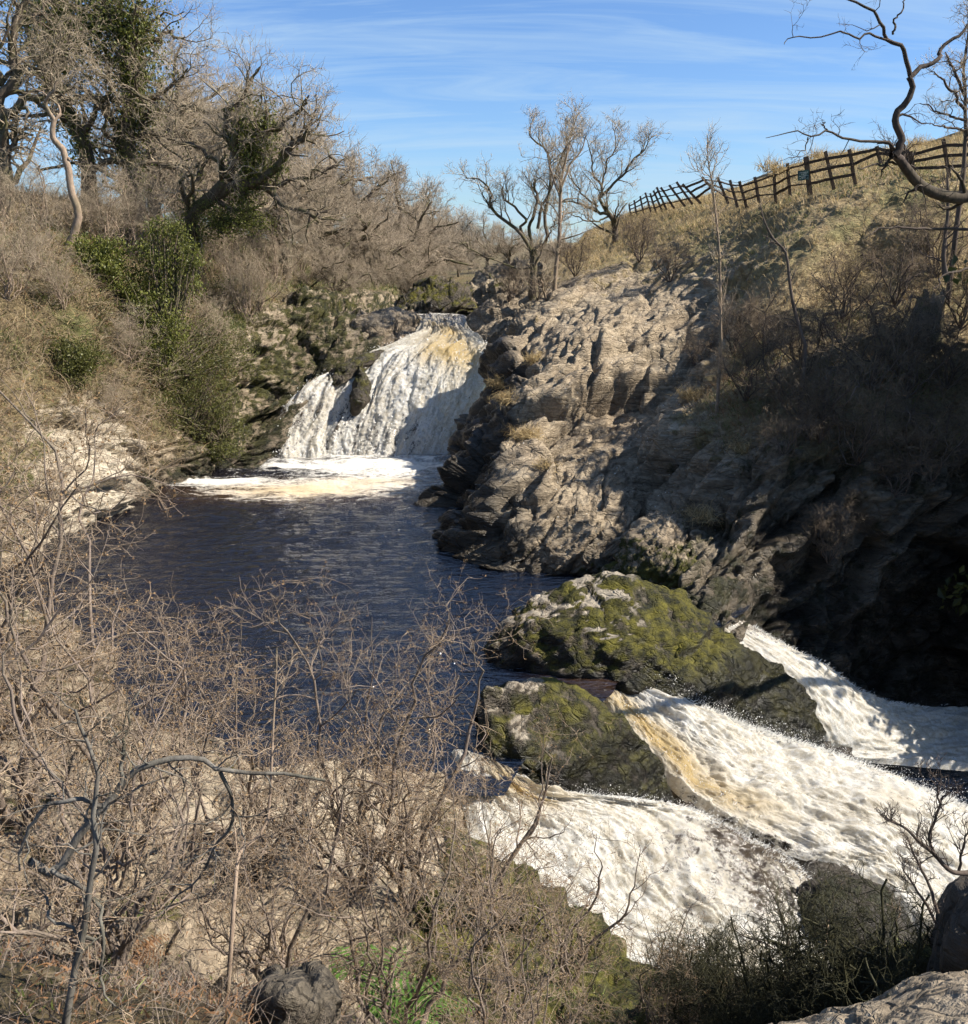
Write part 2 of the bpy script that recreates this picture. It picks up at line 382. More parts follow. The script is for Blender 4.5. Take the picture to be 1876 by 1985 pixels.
M['bracken'] = leaf_material('dead_bracken', (.11, .055, .028), (.28, .155, .075), 1.0, .3, .8)
M['bud'] = leaf_material('brown_bud', (.12, .068, .032), (.29, .185, .085), 3, .25, .7)
M['fern'] = leaf_material('fern_green', (.04, .085, .014), (.12, .22, .04), 2, .35, .5)
M['heather'] = leaf_material('heather_dark', (.012, .013, .006), (.045, .042, .015), 2, .1, .8)
M['spray'] = NB('spray_drop'); M['spray'] = M['spray'].out(M['spray'].bsdf((.88, .87, .84), .3, None, .5))

# ------------------------------------------------------------------ the right bank: crag, slope and hill
# each entry: u, v, distance, veg, moss, wet plus painted shade, green
def RB(*cols): return ctrl_uv(list(map(list, zip(*cols))))
right_ctrl = RB(
 [(868, 935, 37.5, 0, .0, .9, 0), (872, 890, 37.8, 0, 0, .9, 0), (905, 800, 38.6, 0, 0, 1, 0), (950, 705, 39.8, 0, 0, 1, 0), (975, 655, 41.5, 0, .1, .1, 0), (1000, 610, 44, .2, .1, 0, 0), (1030, 560, 48, .5, .1, 0, 0), (1090, 500, 58, .7, 0, 0, .2), (1130, 462, 70, .9, 0, 0, .3), (1150, 448, 84, 1, 0, 0, .3)],
 [(862, 1020, 30.0, 0, .0, 1, 0), (858, 950, 31.0, 0, 0, 1, 0), (890, 860, 32.6, 0, 0, 1, 0), (952, 785, 33.6, 0, 0, .8, 0), (985, 715, 34.5, .25, 0, 0, 0), (1040, 640, 38, .25, 0, 0, 0), (1110, 560, 43, .4, 0, 0, .1), (1165, 490, 52, .8, 0, 0, .3), (1215, 425, 70, 1, 0, 0, .2), (1240, 408, 76, 1, 0, 0, .2)],  # wet raised along here to paint the shadowed wall by the fall
 [(952, 1110, 24.0, 0, .1, 1, 0), (960, 1070, 24.4, 0, .1, .7, 0), (985, 930, 26.2, 0, 0, .2, 0), (1000, 820, 29.2, .05, 0, 0, 0), (1080, 710, 32.2, .0, 0, 0, 0), (1170, 630, 36, .05, 0, 0, 0), (1230, 550, 41, .35, 0, 0, .2), (1280, 470, 47, .75, 0, 0, .5), (1325, 402, 57, 1, 0, 0, .3), (1350, 384, 64, 1, 0, 0, 0)],
 [(1150, 1130, 23.0, 0, .2, 1, 0), (1160, 1085, 23.4, 0, .2, .6, 0), (1215, 985, 25.0, 0, .0, .1, 0), (1220, 890, 28.0, 0, 0, 0, 0), (1250, 785, 30.2, .1, 0, 0, 0), (1320, 670, 33.2, .05, 0, 0, 0), (1370, 580, 35.5, .35, 0, 0, .2), (1410, 480, 39.5, .65, 0, 0, .6), (1440, 395, 46.5, .9, 0, 0, .4), (1470, 352, 57, 1, 0, 0, 0)],
 [(1360, 1215, 20.0, 0, .4, .8, 0), (1350, 1160, 20.6, 0, .6, .6, 0), (1330, 1050, 22.2, 0, .35, .45, 0), (1320, 940, 24.6, .0, .2, .3, 0), (1350, 835, 26.6, .5, .2, 0, .3), (1450, 690, 29.5, .8, .1, 0, .3), (1520, 560, 31.5, .8, 0, 0, .2), (1560, 440, 34.5, .7, 0, 0, .8), (1572, 376, 39.5, .95, 0, 0, .6), (1600, 300, 58, 1, 0, 0, 0)],  # moss and wet raised from this column on to paint cliff shade
 [(1530, 1300, 20.2, 0, .4, .9, 0), (1525, 1230, 20.9, 0, .5, 1, 0), (1500, 1090, 21.9, 0, .4, .85, 0), (1490, 950, 23.0, .1, .3, .7, 0), (1530, 830, 24.6, .6, .6, .3, .3), (1610, 690, 27.6, .8, .45, .1, .3), (1680, 550, 32, .9, 0, 0, .3), (1715, 420, 33.5, .75, 0, 0, .7), (1735, 335, 37.5, .95, 0, 0, .7), (1770, 284, 55, 1, 0, 0, 0)],
 [(1700, 1430, 21.6, 0, .4, .9, 0), (1700, 1350, 22.2, 0, .5, 1, 0), (1690, 1180, 22.9, 0, .4, .9, 0), (1690, 1000, 23.5, .1, .3, .7, 0), (1700, 850, 24.6, .6, .6, .5, .3), (1750, 700, 27.0, .8, .5, .2, .3), (1800, 540, 31, .9, 0, 0, .4), (1840, 420, 32.5, .8, 0, 0, .6), (1855, 330, 36, .95, 0, 0, .6), (1890, 250, 52, 1, 0, 0, .3)],
 [(1960, 1460, 23, 0, .4, .9, 0), (1960, 1380, 23.6, 0, .5, 1, 0), (1950, 1180, 24.0, 0, .4, 1, 0), (1950, 1000, 24.4, .1, .3, .9, 0), (1950, 830, 25.5, .6, .6, .5, .3), (1960, 680, 27.5, .8, .5, .2, .3), (1980, 530, 31, .9, 0, 0, .4), (2000, 410, 34, .8, 0, 0, .6), (2010, 320, 36, .95, 0, 0, .6), (2050, 205, 50, 1, 0, 0, .3)],
 [(2350, 1480, 23, 0, .4, .9, 0), (2350, 1400, 23.3, 0, .4, .6, 0), (2350, 1180, 23.6, 0, .2, .3, 0), (2350, 950, 24, .1, .2, .1, 0), (2350, 780, 25, .7, .3, 0, .3), (2350, 620, 27, .9, .2, 0, .3), (2350, 480, 30, .9, 0, 0, .4), (2370, 370, 33, .8, 0, 0, .6), (2380, 280, 35, .95, 0, 0, .6), (2430, 120, 48, 1, 0, 0, .3)],
 [(3300, 1480, 21, 0, .4, .9, 0), (3300, 1400, 21.3, 0, .4, .6, 0), (3300, 1150, 21.6, 0, .2, .3, 0), (3300, 900, 22, .1, .2, .1, 0), (3300, 700, 23, .7, .3, 0, .3), (3300, 540, 25, .9, .2, 0, .3), (3300, 400, 28, .9, 0, 0, .4), (3300, 290, 30, .8, 0, 0, .6), (3320, 200, 33, .95, 0, 0, .6), (3400, 20, 46, 1, 0, 0, .3)],
)
G = loft(right_ctrl, 430, 620)
V = G[..., :3]; veg = np.clip(G[..., 3], 0, 1); moss = np.clip(G[..., 4], 0, 1)
N, fl = gnormals(V)
rm = 1 - .85 * sstep(.3, .75, veg + .25 * fbm(V * .4, 3))
dist = np.linalg.norm(V - CAM, axis=-1)
rm = rm * (1 - .6 * sstep(.72, .95, N[..., 2]) * sstep(33, 40, V[..., 1]))
dd = rockdisp(V, .85, 1.3)
for _ in range(1): dd = (2 * dd + np.roll(dd, 1, 0) + np.roll(dd, -1, 0) + np.roll(dd, 1, 1) + np.roll(dd, -1, 1)) / 6
V = V + N * (dd * rm + .10 * fbm(V * .8 + 9, 4) * (1 - rm) + .06 * (1 - rm) * fbm(V * 3, 3))[..., None]
wet_shade_w = np.maximum(np.clip(G[..., 5], 0, 1), sstep(-.45, -.70, N[..., 0]) * sstep(1.9, 1.0, G[..., 0]) * sstep(22, 25, G[..., 1]) * sstep(42, 39, G[..., 1]))  # left-facing wall by the fall darkened to paint in its shadow
RIGHT = dict(V=V, N=N, veg=veg, green=np.clip(G[..., 6] * .65, 0, 1))
grid_obj('right_bank', V, M['rock'], dict(veg=veg, moss=moss, wet_shade=wet_shade_w, green=RIGHT['green'], pale=np.zeros(veg.shape)), fl, kind='structure')
# the back of the hill: falls away behind the skyline
top = V[-1]
B = np.stack([top, top + [0, 12, -1.5], top + [4, 60, -14], top + [10, 160, -40]], 0)
B = catmull(B, 24)
N2, fl2 = gnormals(B)
grid_obj('hill', B, M['rock'], dict(veg=np.ones(B.shape[:2]), moss=np.zeros(B.shape[:2]), wet_shade=np.zeros(B.shape[:2]), green=np.full(B.shape[:2], .2), pale=np.zeros(B.shape[:2])), fl2, kind='structure')

# ------------------------------------------------------------------ the left bank
# u, v, distance, veg, moss, wet, green, pale
left_ctrl = RB(
 [(900, 690, 43.0, 0, .3, .8, 0, 0), (880, 640, 45.0, 0, .4, .9, 0, 0), (840, 612, 48, 0, .5, .8, 0, 0), (800, 592, 53, .1, .6, .2, .2, 0), (770, 570, 60, .6, .5, 0, .3, 0), (740, 555, 68, 1, .2, 0, .3, 0), (700, 530, 80, 1, 0, 0, .3, 0), (640, 480, 110, 1, 0, 0, .2, 0)],
 [(760, 905, 38.6, 0, .2, .9, 0, 0), (760, 800, 40.0, 0, .3, .9, 0, 0), (740, 710, 42, 0, .5, .5, 0, 0), (700, 640, 44, .05, .6, .1, .2, .1), (690, 590, 48, .3, .6, 0, .3, 0), (670, 560, 58, .9, .3, 0, .4, 0), (640, 530, 72, 1, 0, 0, .3, 0), (580, 480, 100, 1, 0, 0, .2, 0)],
 [(580, 905, 37.8, 0, .4, .9, 0, 0), (580, 820, 38.8, 0, .5, .6, 0, 0), (590, 740, 40.3, 0, .65, .2, 0, 0), (590, 650, 42, .0, .65, .05, .1, 0), (590, 590, 44, .15, .7, 0, .4, 0), (570, 560, 49, .8, .5, 0, .4, 0), (540, 520, 58, 1, .1, 0, .3, 0), (480, 460, 85, 1, 0, 0, .2, 0)],
 [(490, 920, 36.2, 0, .6, .8, 0, 0), (490, 840, 36.8, .1, .65, .2, 0, 0), (490, 740, 38, .2, .65, 0, .2, 0), (490, 650, 39.6, .35, .5, 0, .2, .1), (490, 590, 41.5, .6, .5, 0, .4, 0), (470, 550, 45, .9, .3, 0, .3, 0), (430, 500, 53, 1, .1, 0, .2, 0), (390, 440, 75, 1, 0, 0, .2, 0)],
 [(395, 930, 34.6, 0, .6, .8, 0, 0), (390, 850, 35, .5, .5, .1, .3, 0), (380, 740, 36, .9, .3, 0, .3, 0), (370, 640, 37.4, 1, .2, 0, .3, 0), (360, 560, 39.5, 1, .2, 0, .3, 0), (340, 510, 42, 1, .1, 0, .2, 0), (310, 455, 48, 1, 0, 0, .2, 0), (290, 420, 68, 1, 0, 0, .1, 0)],
 [(295, 960, 31.8, 0, .5, .8, 0, 0), (285, 880, 32.2, .4, .4, .1, .2, .0), (280, 760, 33.2, 1, .2, 0, .3, 0), (270, 650, 34.6, 1, .2, 0, .3, 0), (250, 560, 36.6, 1, .1, 0, .2, 0), (230, 490, 39, 1, 0, 0, .3, 0), (215, 430, 45, 1, 0, 0, .1, 0), (200, 400, 60, 1, 0, 0, 0, 0)],
 [(245, 1010, 29.0, 0, .3, .6, 0, .5), (240, 950, 29.4, 0, .1, .1, 0, 1), (215, 830, 30.2, .30, .1, 0, .2, .7), (180, 690, 31.5, .85, 0, 0, .4, .2), (160, 580, 33, .9, 0, 0, .3, .1), (130, 485, 35.5, .7, 0, 0, .3, .2), (115, 425, 41, 1, .3, 0, .2, 0), (100, 385, 52, 1, 0, 0, 0, 0)],
 [(140, 1080, 26.6, 0, .2, .5, 0, .5), (120, 980, 27, 0, .1, 0, 0, .75), (95, 850, 27.8, .4, .1, 0, .2, .5), (60, 700, 29.0, .85, 0, 0, .2, .2), (30, 580, 31, .85, 0, 0, .3, .1), (10, 480, 34, .8, 0, 0, .2, .3), (10, 415, 40, 1, .3, 0, .2, 0), (0, 370, 50, 1, 0, 0, 0, 0)],
 [(0, 1200, 22.5, .0, .3, .5, 0, .3), (-30, 1080, 23, .5, .2, 0, .2, .1), (-60, 900, 24, .7, .1, 0, .2, .0), (-110, 720, 25.5, .9, 0, 0, .1, .1), (-150, 580, 28, 1, 0, 0, .3, 0), (-170, 480, 31, 1, 0, 0, .2, .1), (-170, 410, 37, 1, .2, 0, .2, 0), (-180, 355, 46, 1, 0, 0, 0, 0)],
 [(-350, 1300, 19.0, .3, .3, .5, 0, .2), (-370, 1150, 19.5, .6, 0, 0, 0, .2), (-400, 950, 20.5, .8, 0, 0, 0, .1), (-450, 750, 22, 1, 0, 0, .1, 0), (-500, 600, 24, 1, 0, 0, .3, 0), (-550, 480, 27, 1, 0, 0, .2, 0), (-550, 400, 33, 1, .2, 0, .2, 0), (-580, 330, 42, 1, 0, 0, 0, 0)],
 [(-1300, 1300, 16.0, .9, .3, .2, 0, .0), (-1300, 1150, 16.5, 1, 0, 0, 0, 0), (-1300, 950, 17.5, 1, 0, 0, 0, 0), (-1300, 750, 19, 1, 0, 0, .1, 0), (-1300, 600, 21, 1, 0, 0, .3, 0), (-1300, 480, 24, 1, 0, 0, .2, 0), (-1300, 400, 30, 1, 0, 0, .2, 0), (-1300, 330, 40, 1, 0, 0, 0, 0)],
)
G = loft(left_ctrl, 260, 440)
V = G[..., :3]; veg = np.clip(G[..., 3], 0, 1)
N, fl = gnormals(V)
rm = 1 - .75 * sstep(.3, .8, veg)
V = V + N * (rockdisp(V + 50, .8, 1.1) * rm + .28 * fbm(V * .55 + 3, 4) * (1 - rm))[..., None]
LEFT = dict(V=V, N=N, veg=veg, green=np.clip(G[..., 6] * 1.3 + .22 + .5 * fbm(V * .35 + 60, 3), 0, 1))
grid_obj('left_bank', V, M['left'], dict(veg=veg, moss=np.clip(G[..., 4], 0, 1), wet_shade=np.clip(G[..., 5], 0, 1), green=LEFT['green'], pale=np.clip(G[..., 7], 0, 1)), fl, kind='structure')

# far valley floor and fells beyond, out to the horizon
xs = np.concatenate([np.linspace(-900, -120, 14), np.linspace(-110, 110, 90), np.linspace(120, 900, 14)])
ys = np.concatenate([np.linspace(44, 130, 70), np.linspace(135, 2400, 24)])
X, Y = np.meshgrid(xs, ys)
axis = -1.5 - .05 * (Y - 44)
Z = 3.2 + .022 * np.minimum(Y - 44, 120) + .0006 * (Y - 44) + np.minimum(np.abs(X - axis) * .05, 5) * sstep(60, 110, Y) + .4 * fbm(np.stack([X * .08, Y * .08, X * 0], -1), 3)
Z -= 1.0 * np.exp(-((X - axis) / 3.0) ** 2) * (Y < 90)
Z = np.where(Y < 58, np.minimum(Z, 3.3), Z)
V = np.stack([X, Y, Z], -1); one = np.ones(X.shape)
grid_obj('far_valley', V, M['left'], dict(veg=one, moss=one * 0, wet_shade=one * 0, green=one * .3, pale=one * 0), False, kind='structure')

# ------------------------------------------------------------------ the near bank, under the thorn bushes
near_rows = []
edge = [(-16, 24, .6), (-12, 21.5, .3), tuple(PZ(150, 1250, .05)), tuple(PZ(300, 1400, .05)), tuple(PZ(600, 1495, .08)), tuple(PZ(850, 1500, .1)), tuple(P(930, 1665, 10.9)), tuple(P(1150, 1822, 9.6)), tuple(P(1380, 1925, 8.3)), tuple(P(1600, 1965, 7.1)), tuple(P(1876, 1930, 6.1)), tuple(P(2500, 1800, 5.4)), (18, 2, 4)]
down = [(-13, 23, -1), (-9.5, 21, -1), (-6.9, 19.2, -1), (-4.5, 16.4, -1), (-1.9, 14.6, -1), (0.4, 13.5, -1.4), (1.3, 11.4, -4), (2.8, 10.2, -4.5), (3.9, 9.3, -5), (5, 8.4, -5), (6.5, 7.6, -5), (10, 6.8, -5), (19, 5, -5)]
mid = [(-17, 18, 3.2), (-14, 15.5, 2.6), (-9.5, 13.5, 1.9), (-6.5, 11.8, 1.4), (-3.2, 11.0, 1.0), (-1.0, 10.2, 1.05), (-.3, 8.6, 1.3), (.9, 7.6, 1.4), (2.0, 6.6, 1.9), (2.9, 5.6, 2.6), (4.4, 4.9, 3.3), (8, 3.6, 3.8), (18, 0, 4.4)]
up = [(-17, 11, 5), (-13, 9, 4.3), (-8.5, 8, 3.6), (-5.5, 7, 3.1), (-3, 6.4, 2.7), (-1.4, 5.8, 2.5), (-.3, 5.2, 2.75), (.5, 4.7, 3.0), (1.3, 4.2, 3.3), (2.1, 3.7, 3.6), (3.4, 3.2, 3.8), (7, 2, 4.4), (18, -2, 5)]
foot = [(-18, 3, 6.6), (-13, 2.6, 6.2), (-8, 2.6, 5.7), (-5, 2.5, 5.5), (-2.6, 2.3, 5.2), (-1.3, 2.2, 5.1), (-.4, 2.1, 5.1), (.4, 2.0, 5.1), (1.0, 1.9, 5.0), (1.8, 1.7, 4.9), (3, 1.3, 5.0), (7, 0, 5.6), (18, -5, 5.6)]
back = [(-22, -8, 8), (-16, -8, 7.6), (-10, -8, 7), (-6, -8, 6.6), (-3, -8, 6.4), (-1.5, -8, 6.4), (-.4, -8, 6.4), (.4, -8, 6.4), (1, -8, 6.4), (2, -8, 6.4), (4, -8, 6.3), (8, -9, 6.2), (20, -12, 6)]
n_ = len(edge)
att = {'down': (0, .2, .9, 0), 'edge': (.05, .55, .1, 0), 'mid': (.25, .6, 0, .3), 'up': (.5, .3, 0, .3), 'foot': (.8, .1, 0, .2), 'back': (1, 0, 0, .2)}
near_ctrl = np.array([[list(p) + list(att[k]) for p in r] for k, r in (('down', down), ('edge', edge), ('mid', mid), ('up', up), ('foot', foot), ('back', back))])
for j in (2, 3, 4, 5):      # bare limestone shelf behind the bush
    near_ctrl[1:3, j, 3:] = (.0, .12, .0, .1) if j > 3 else (.45, .35, .1, .3)
near_ctrl[3, 3:6, 3:] = (.35, .2, 0, .3)
near_ctrl[1:4, 6:, 3] = .12; near_ctrl[1:4, 6:, 4] = .85
G = loft(near_ctrl, 200, 340)
V = G[..., :3]; veg = np.clip(G[..., 3], 0, 1)
N, fl = gnormals(V)
rm = 1 - .6 * sstep(.3, .8, veg)
V = V + N * (rockdisp(V + 90, .45, .8) * rm + .12 * fbm(V * 1.1 + 3, 4) * (1 - rm))[..., None]
NEAR = dict(V=V, N=N, veg=veg, green=np.clip(G[..., 6], 0, 1))
pl = np.exp(-(((V[..., 0] + 2.4) / 2.3) ** 2 + ((V[..., 1] - 10.5) / 2.4) ** 2)) * .42
grid_obj('near_bank', V, M['near'], dict(veg=veg, moss=np.clip(G[..., 4], 0, 1), wet_shade=np.clip(G[..., 5], 0, 1), green=NEAR['green'], pale=pl), fl, kind='structure')

# ------------------------------------------------------------------ water: pools and stream
pool_rows = [(39.5, -12, 0.5), (37, -14, .6), (33, -15, .8), (29, -15, 2.5), (26, -14, 4), (23.5, -13, 6.3), (21.5, -13, 6.3), (20.2, -12.5, 5.6), (18.6, -12, 4.0), (17.3, -11, 2.75), (16.3, -10, 2.3), (15.2, -8, 1.5), (14.2, -6, .75), (13.0, -4.5, .3)]
pr = catmull(np.array(pool_rows), 260)
V = np.zeros((260, 230, 3)); tt = np.linspace(0, 1, 230)
V[..., 0] = pr[:, 1:2] + (pr[:, 2:3] - pr[:, 1:2]) * tt; V[..., 1] = pr[:, :1]
q = V[..., :2]
chop = np.exp(-((q[..., 1] - 36) / 9) ** 2) * .10 + .03
V[..., 2] = chop * fbm(np.stack([q[..., 0] * .7, q[..., 1] * 1.5, q[..., 0] * 0], -1), 4) + .10 * np.exp(-((q[..., 1] - 37.0) / 1.0) ** 2)
def blob(cx, cy, rx, ry): return np.exp(-(((q[..., 0] - cx) / rx) ** 2 + ((q[..., 1] - cy) / ry) ** 2))
foamA = .78 * blob(-4.5, 36.6, 5.0, 1.6) + .55 * blob(-3.0, 34.8, 3.4, 1.8) + .66 * blob(-6.8, 32.0, 4.2, 1.7) + .95 * blob(-9.6, 33.5, 1.7, .6) + .45 * blob(-4.6, 32.6, 3.0, 1.0) + .35 * blob(-8.4, 35.7, 2.2, .6)
foamA += .22 * blob(-5.0, 33.0, 4.5, 2.4)
foamA += .4 * blob(.15, 13.7, .6, .4) + .3 * blob(2.2, 16.6, .4, .3)
tanA = .05 * sstep(-1, -7, q[..., 0]) + .85 * blob(-6.4, 32.0, 3.8, 1.4) + .5 * blob(-3.5, 33.5, 2.5, .8) + .4 * blob(2.2, 17, 1.0, .8)
grid_obj('river_pool', V, M['pool'], dict(foam=np.clip(foamA, 0, 1.3), tan=np.clip(tanA, 0, 1)), True, kind='structure')

xs = np.linspace(3.5, 30, 160); ys = np.linspace(9.5, 26, 130); X, Y = np.meshgrid(xs, ys)
q = np.stack([X, Y], -1)
V = np.stack([X, Y, -3.75 + .07 * fbm(np.stack([X * 1.2, Y * 1.2, X * 0], -1), 4)], -1)
foamB = .75 * blob(12, 22.6, 4.5, .9) + .35 * blob(9, 21.6, 1.5, 1) + .6 * blob(9.5, 13.5, 4, 2.0)
grid_obj('lower_pool', V, M['pool'], dict(foam=foamB, tan=foamB * 0), False, kind='structure')

V = loft(ctrl_uv([[(700, 566, 74), (760, 572, 72), (805, 566, 70)], [(712, 578, 62), (760, 584, 60), (812, 578, 60)], [(770, 592, 54), (800, 598, 53), (850, 600, 54)], [(795, 606, 49), (830, 610, 48), (900, 612, 49)]]), 60, 40)
V[..., 2] += .08 * fbm(V * .9, 4)
hh = sstep(.45, .8, np.linspace(0, 1, 60))[:, None] * np.ones((1, 40))
grid_obj('upper_stream', V, M['pool'], dict(foam=hh * .6, tan=hh * .3), gnormals(V)[1], kind='structure')

# ------------------------------------------------------------------ waterfalls
def cascade(name, rows, nr, nc, lump, freq=1.3, seed=0.0, bulge=0.0, streak=1.0):
    """rows: [(u,v,Y,hole,tan), ...] from left to right, top to bottom"""
    G = loft(ctrl_uv(rows), nr, nc); V = G[..., :3]
    N, fl = gnormals(V)
    ds = np.linalg.norm(np.diff(V, axis=1), axis=-1); fs = np.concatenate([np.zeros((nr, 1)), np.cumsum(ds, 1)], 1)
    fs = fs[nr // 2][None, :] * np.ones((nr, 1))
    dt = np.linalg.norm(np.diff(V, axis=0), axis=-1).mean(1); ft = np.concatenate([[0], np.cumsum(dt)])[:, None] * np.ones((1, nc)) * streak
    q = np.stack([fs * freq, ft * freq * .42, np.full_like(fs, seed)], -1)
    wp = np.stack([fbm(q * .9 + 11, 3), fbm(q * .9 + 23, 3), fbm(q * .9 + 37, 3)], -1)
    q = q + wp * .9
    d = .85 * fbm(q * .45, 3) + .13 * fbm(q * np.array([1.9, .9, 1]) + 7, 5, .65)
    q2 = V * freq * 3.0 + seed + wp * 1.2
    d += .085 * fbm(q2 * 1.7, 5, .8)
    edge = np.minimum(1, np.minimum(np.linspace(0, 1, nc), np.linspace(1, 0, nc)) * 14)[None, :]
    V = V + N * ((d * lump * (0.35 + .65 * sstep(0, .25, np.linspace(0, 1, nr))[:, None]) + bulge) * edge)[..., None]
    o = grid_obj(name, V, M['foam'], dict(fs=fs, ft=ft, hole=np.clip(G[..., 3], -1, 1.2), tan=np.clip(G[..., 4], 0, 1)), fl, kind='structure')
    return o, V, N
main_rows = [
 [(806, 618, 47, .8, .3), (825, 616, 47, .7, .4), (850, 614, 47.5, .8, .3), (870, 614, 47.5, .9, .3), (890, 614, 47.5, .8, .2), (906, 616, 47, .7, .2)],
 [(806, 640, 44.5, .2, .4), (830, 638, 44.5, .4, .6), (855, 636, 44.5, .45, .7), (875, 636, 44.5, .5, .6), (895, 636, 44.6, .5, .3), (910, 640, 44.4, .0, .1)],
 [(770, 672, 42.8, .1, .2), (815, 660, 43, .0, .5), (855, 660, 42.8, .0, .8), (890, 662, 42.7, .0, .7), (925, 668, 42.5, .0, .4), (945, 676, 42.2, 0, .1)],
 [(640, 735, 40.3, .4, 0), (705, 705, 41.3, .15, .1), (780, 690, 41.2, .0, .2), (850, 690, 41, .0, .9), (910, 695, 40.9, .0, .9), (953, 700, 40.8, 0, .1)],
 [(560, 775, 38.9, .45, 0), (650, 745, 39.5, .25, .0), (745, 735, 40, .12, .1), (830, 732, 39.8, .0, .2), (895, 738, 39.7, .0, .6), (940, 742, 39.8, 0, .05)],
 [(540, 815, 38.0, .6, 0), (635, 800, 38.6, .5, .0), (720, 790, 39, .25, .0), (810, 790, 38.8, .1, .0), (875, 795, 38.8, .0, .0), (918, 800, 39, 0, 0)],
 [(528, 855, 37.3, .65, 0), (615, 845, 37.8, .4, 0), (700, 840, 38.2, .42, 0), (785, 842, 38, .45, 0), (850, 845, 38, .05, 0), (890, 850, 38.2, 0, 0)],
 [(524, 902, 36.7, .6, 0), (610, 898, 37.1, .25, 0), (690, 898, 37.4, .25, 0), (770, 898, 37.3, .38, 0), (830, 898, 37.3, -.2, 0), (868, 900, 37.6, -.2, 0)],
]
fall_main, FM, FMN = cascade('main_waterfall', main_rows, 250, 260, .42, 1.1, 3.0, .12, .75)
b1_rows = [
 [(872, 1462, 14.3, .7, .3), (905, 1468, 14.2, .7, .4), (940, 1475, 14.1, .6, .5), (980, 1485, 13.9, .5, .5), (1015, 1500, 13.7, .5, .3)],
 [(885, 1520, 13.5, .4, 0), (930, 1525, 13.5, .3, .4), (975, 1530, 13.5, .1, .8), (1020, 1535, 13.5, 0, .7), (1075, 1540, 13.6, .1, .3)],
 [(905, 1600, 12.7, .35, 0), (970, 1590, 13.0, .1, .2), (1040, 1575, 13.3, -.1, .5), (1120, 1555, 13.6, -.1, .3), (1215, 1545, 13.9, .2, .1)],
 [(930, 1690, 12.0, .3, 0), (1020, 1660, 12.6, .1, 0), (1120, 1630, 13.1, -.1, .15), (1220, 1595, 13.6, .0, .2), (1340, 1568, 14.3, .35, 0)],
 [(1100, 1825, 11.6, -.1, 0), (1160, 1780, 12.1, .12, 0), (1220, 1730, 12.6, .18, .1), (1310, 1680, 13.2, .45, .0), (1450, 1622, 14.3, 1.0, 0)],
 [(1300, 1920, 11.4, -.1, 0), (1340, 1870, 11.8, .2, 0), (1380, 1830, 12.2, .28, 0), (1440, 1780, 12.8, .5, 0), (1560, 1690, 14.0, 1.0, 0)],
 [(1480, 2000, 11.3, -.1, 0), (1510, 1960, 11.7, .05, 0), (1540, 1920, 12.1, .05, 0), (1580, 1880, 12.5, .1, 0), (1640, 1850, 13.0, .4, 0)],
 [(1650, 2080, 11.3, -.1, 0), (1680, 2050, 11.7, 0, 0), (1710, 2010, 12.1, 0, 0), (1740, 1970, 12.5, 0, 0), (1790, 1930, 13.0, .2, 0)],
]
fall_b1, F1, F1N = cascade('near_cascade', b1_rows, 240, 210, .23, 1.6, 8.0, .12, 1.5)
b2_rows = [
 [(1150, 1352, 16.9, .9, .6), (1175, 1346, 17.0, .9, .7), (1200, 1335, 17.2, .8, .5), (1215, 1328, 17.3, .3, .2), (1240, 1322, 17.4, .1, .1)],
 [(1190, 1392, 16.2, .2, .5), (1212, 1384, 16.4, .0, 1), (1235, 1374, 16.6, -.1, .6), (1265, 1360, 16.8, -.2, .1), (1310, 1345, 17.0, .0, 0)],
 [(1245, 1455, 15.5, -.1, .2), (1275, 1450, 15.7, .0, 1), (1310, 1436, 16.0, -.1, .6), (1360, 1418, 16.3, -.2, .0), (1420, 1398, 16.8, .1, 0)],
 [(1305, 1535, 15.0, .3, .1), (1345, 1525, 15.2, .0, .9), (1395, 1500, 15.6, -.1, .3), (1450, 1470, 16.1, -.2, .1), (1510, 1428, 16.9, .1, 0)],
 [(1400, 1600, 14.7, .6, .2), (1450, 1575, 15.0, .2, .6), (1510, 1545, 15.5, .12, .3), (1570, 1505, 16.1, .2, .1), (1640, 1470, 16.9, .1, 0)],
 [(1540, 1662, 14.5, .55, .0), (1600, 1635, 14.8, .08, .15), (1660, 1600, 15.2, -.05, .4), (1720, 1565, 15.7, -.05, .35), (1790, 1530, 16.5, 0, 0)],
 [(1670, 1700, 14.4, .5, 0), (1720, 1685, 14.7, -.2, .05), (1780, 1660, 15, -.2, .15), (1840, 1625, 15.5, -.2, .1), (1900, 1575, 16.3, 0, 0)],
 [(1760, 1790, 14.0, -.1, 0), (1820, 1770, 14.3, -.2, 0), (1890, 1745, 14.7, -.2, 0), (1970, 1710, 15.2, -.2, 0), (2060, 1660, 16, 0, 0)],
 [(1850, 1900, 13.6, -.1, 0), (1920, 1880, 14, -.2, 0), (2000, 1860, 14.4, -.2, 0), (2100, 1830, 15, -.2, 0), (2200, 1780, 15.8, 0, 0)],
]
fall_b2, F2, F2N = cascade('middle_cascade', b2_rows, 260, 190, .25, 1.5, 14.0, .12, 1.6)
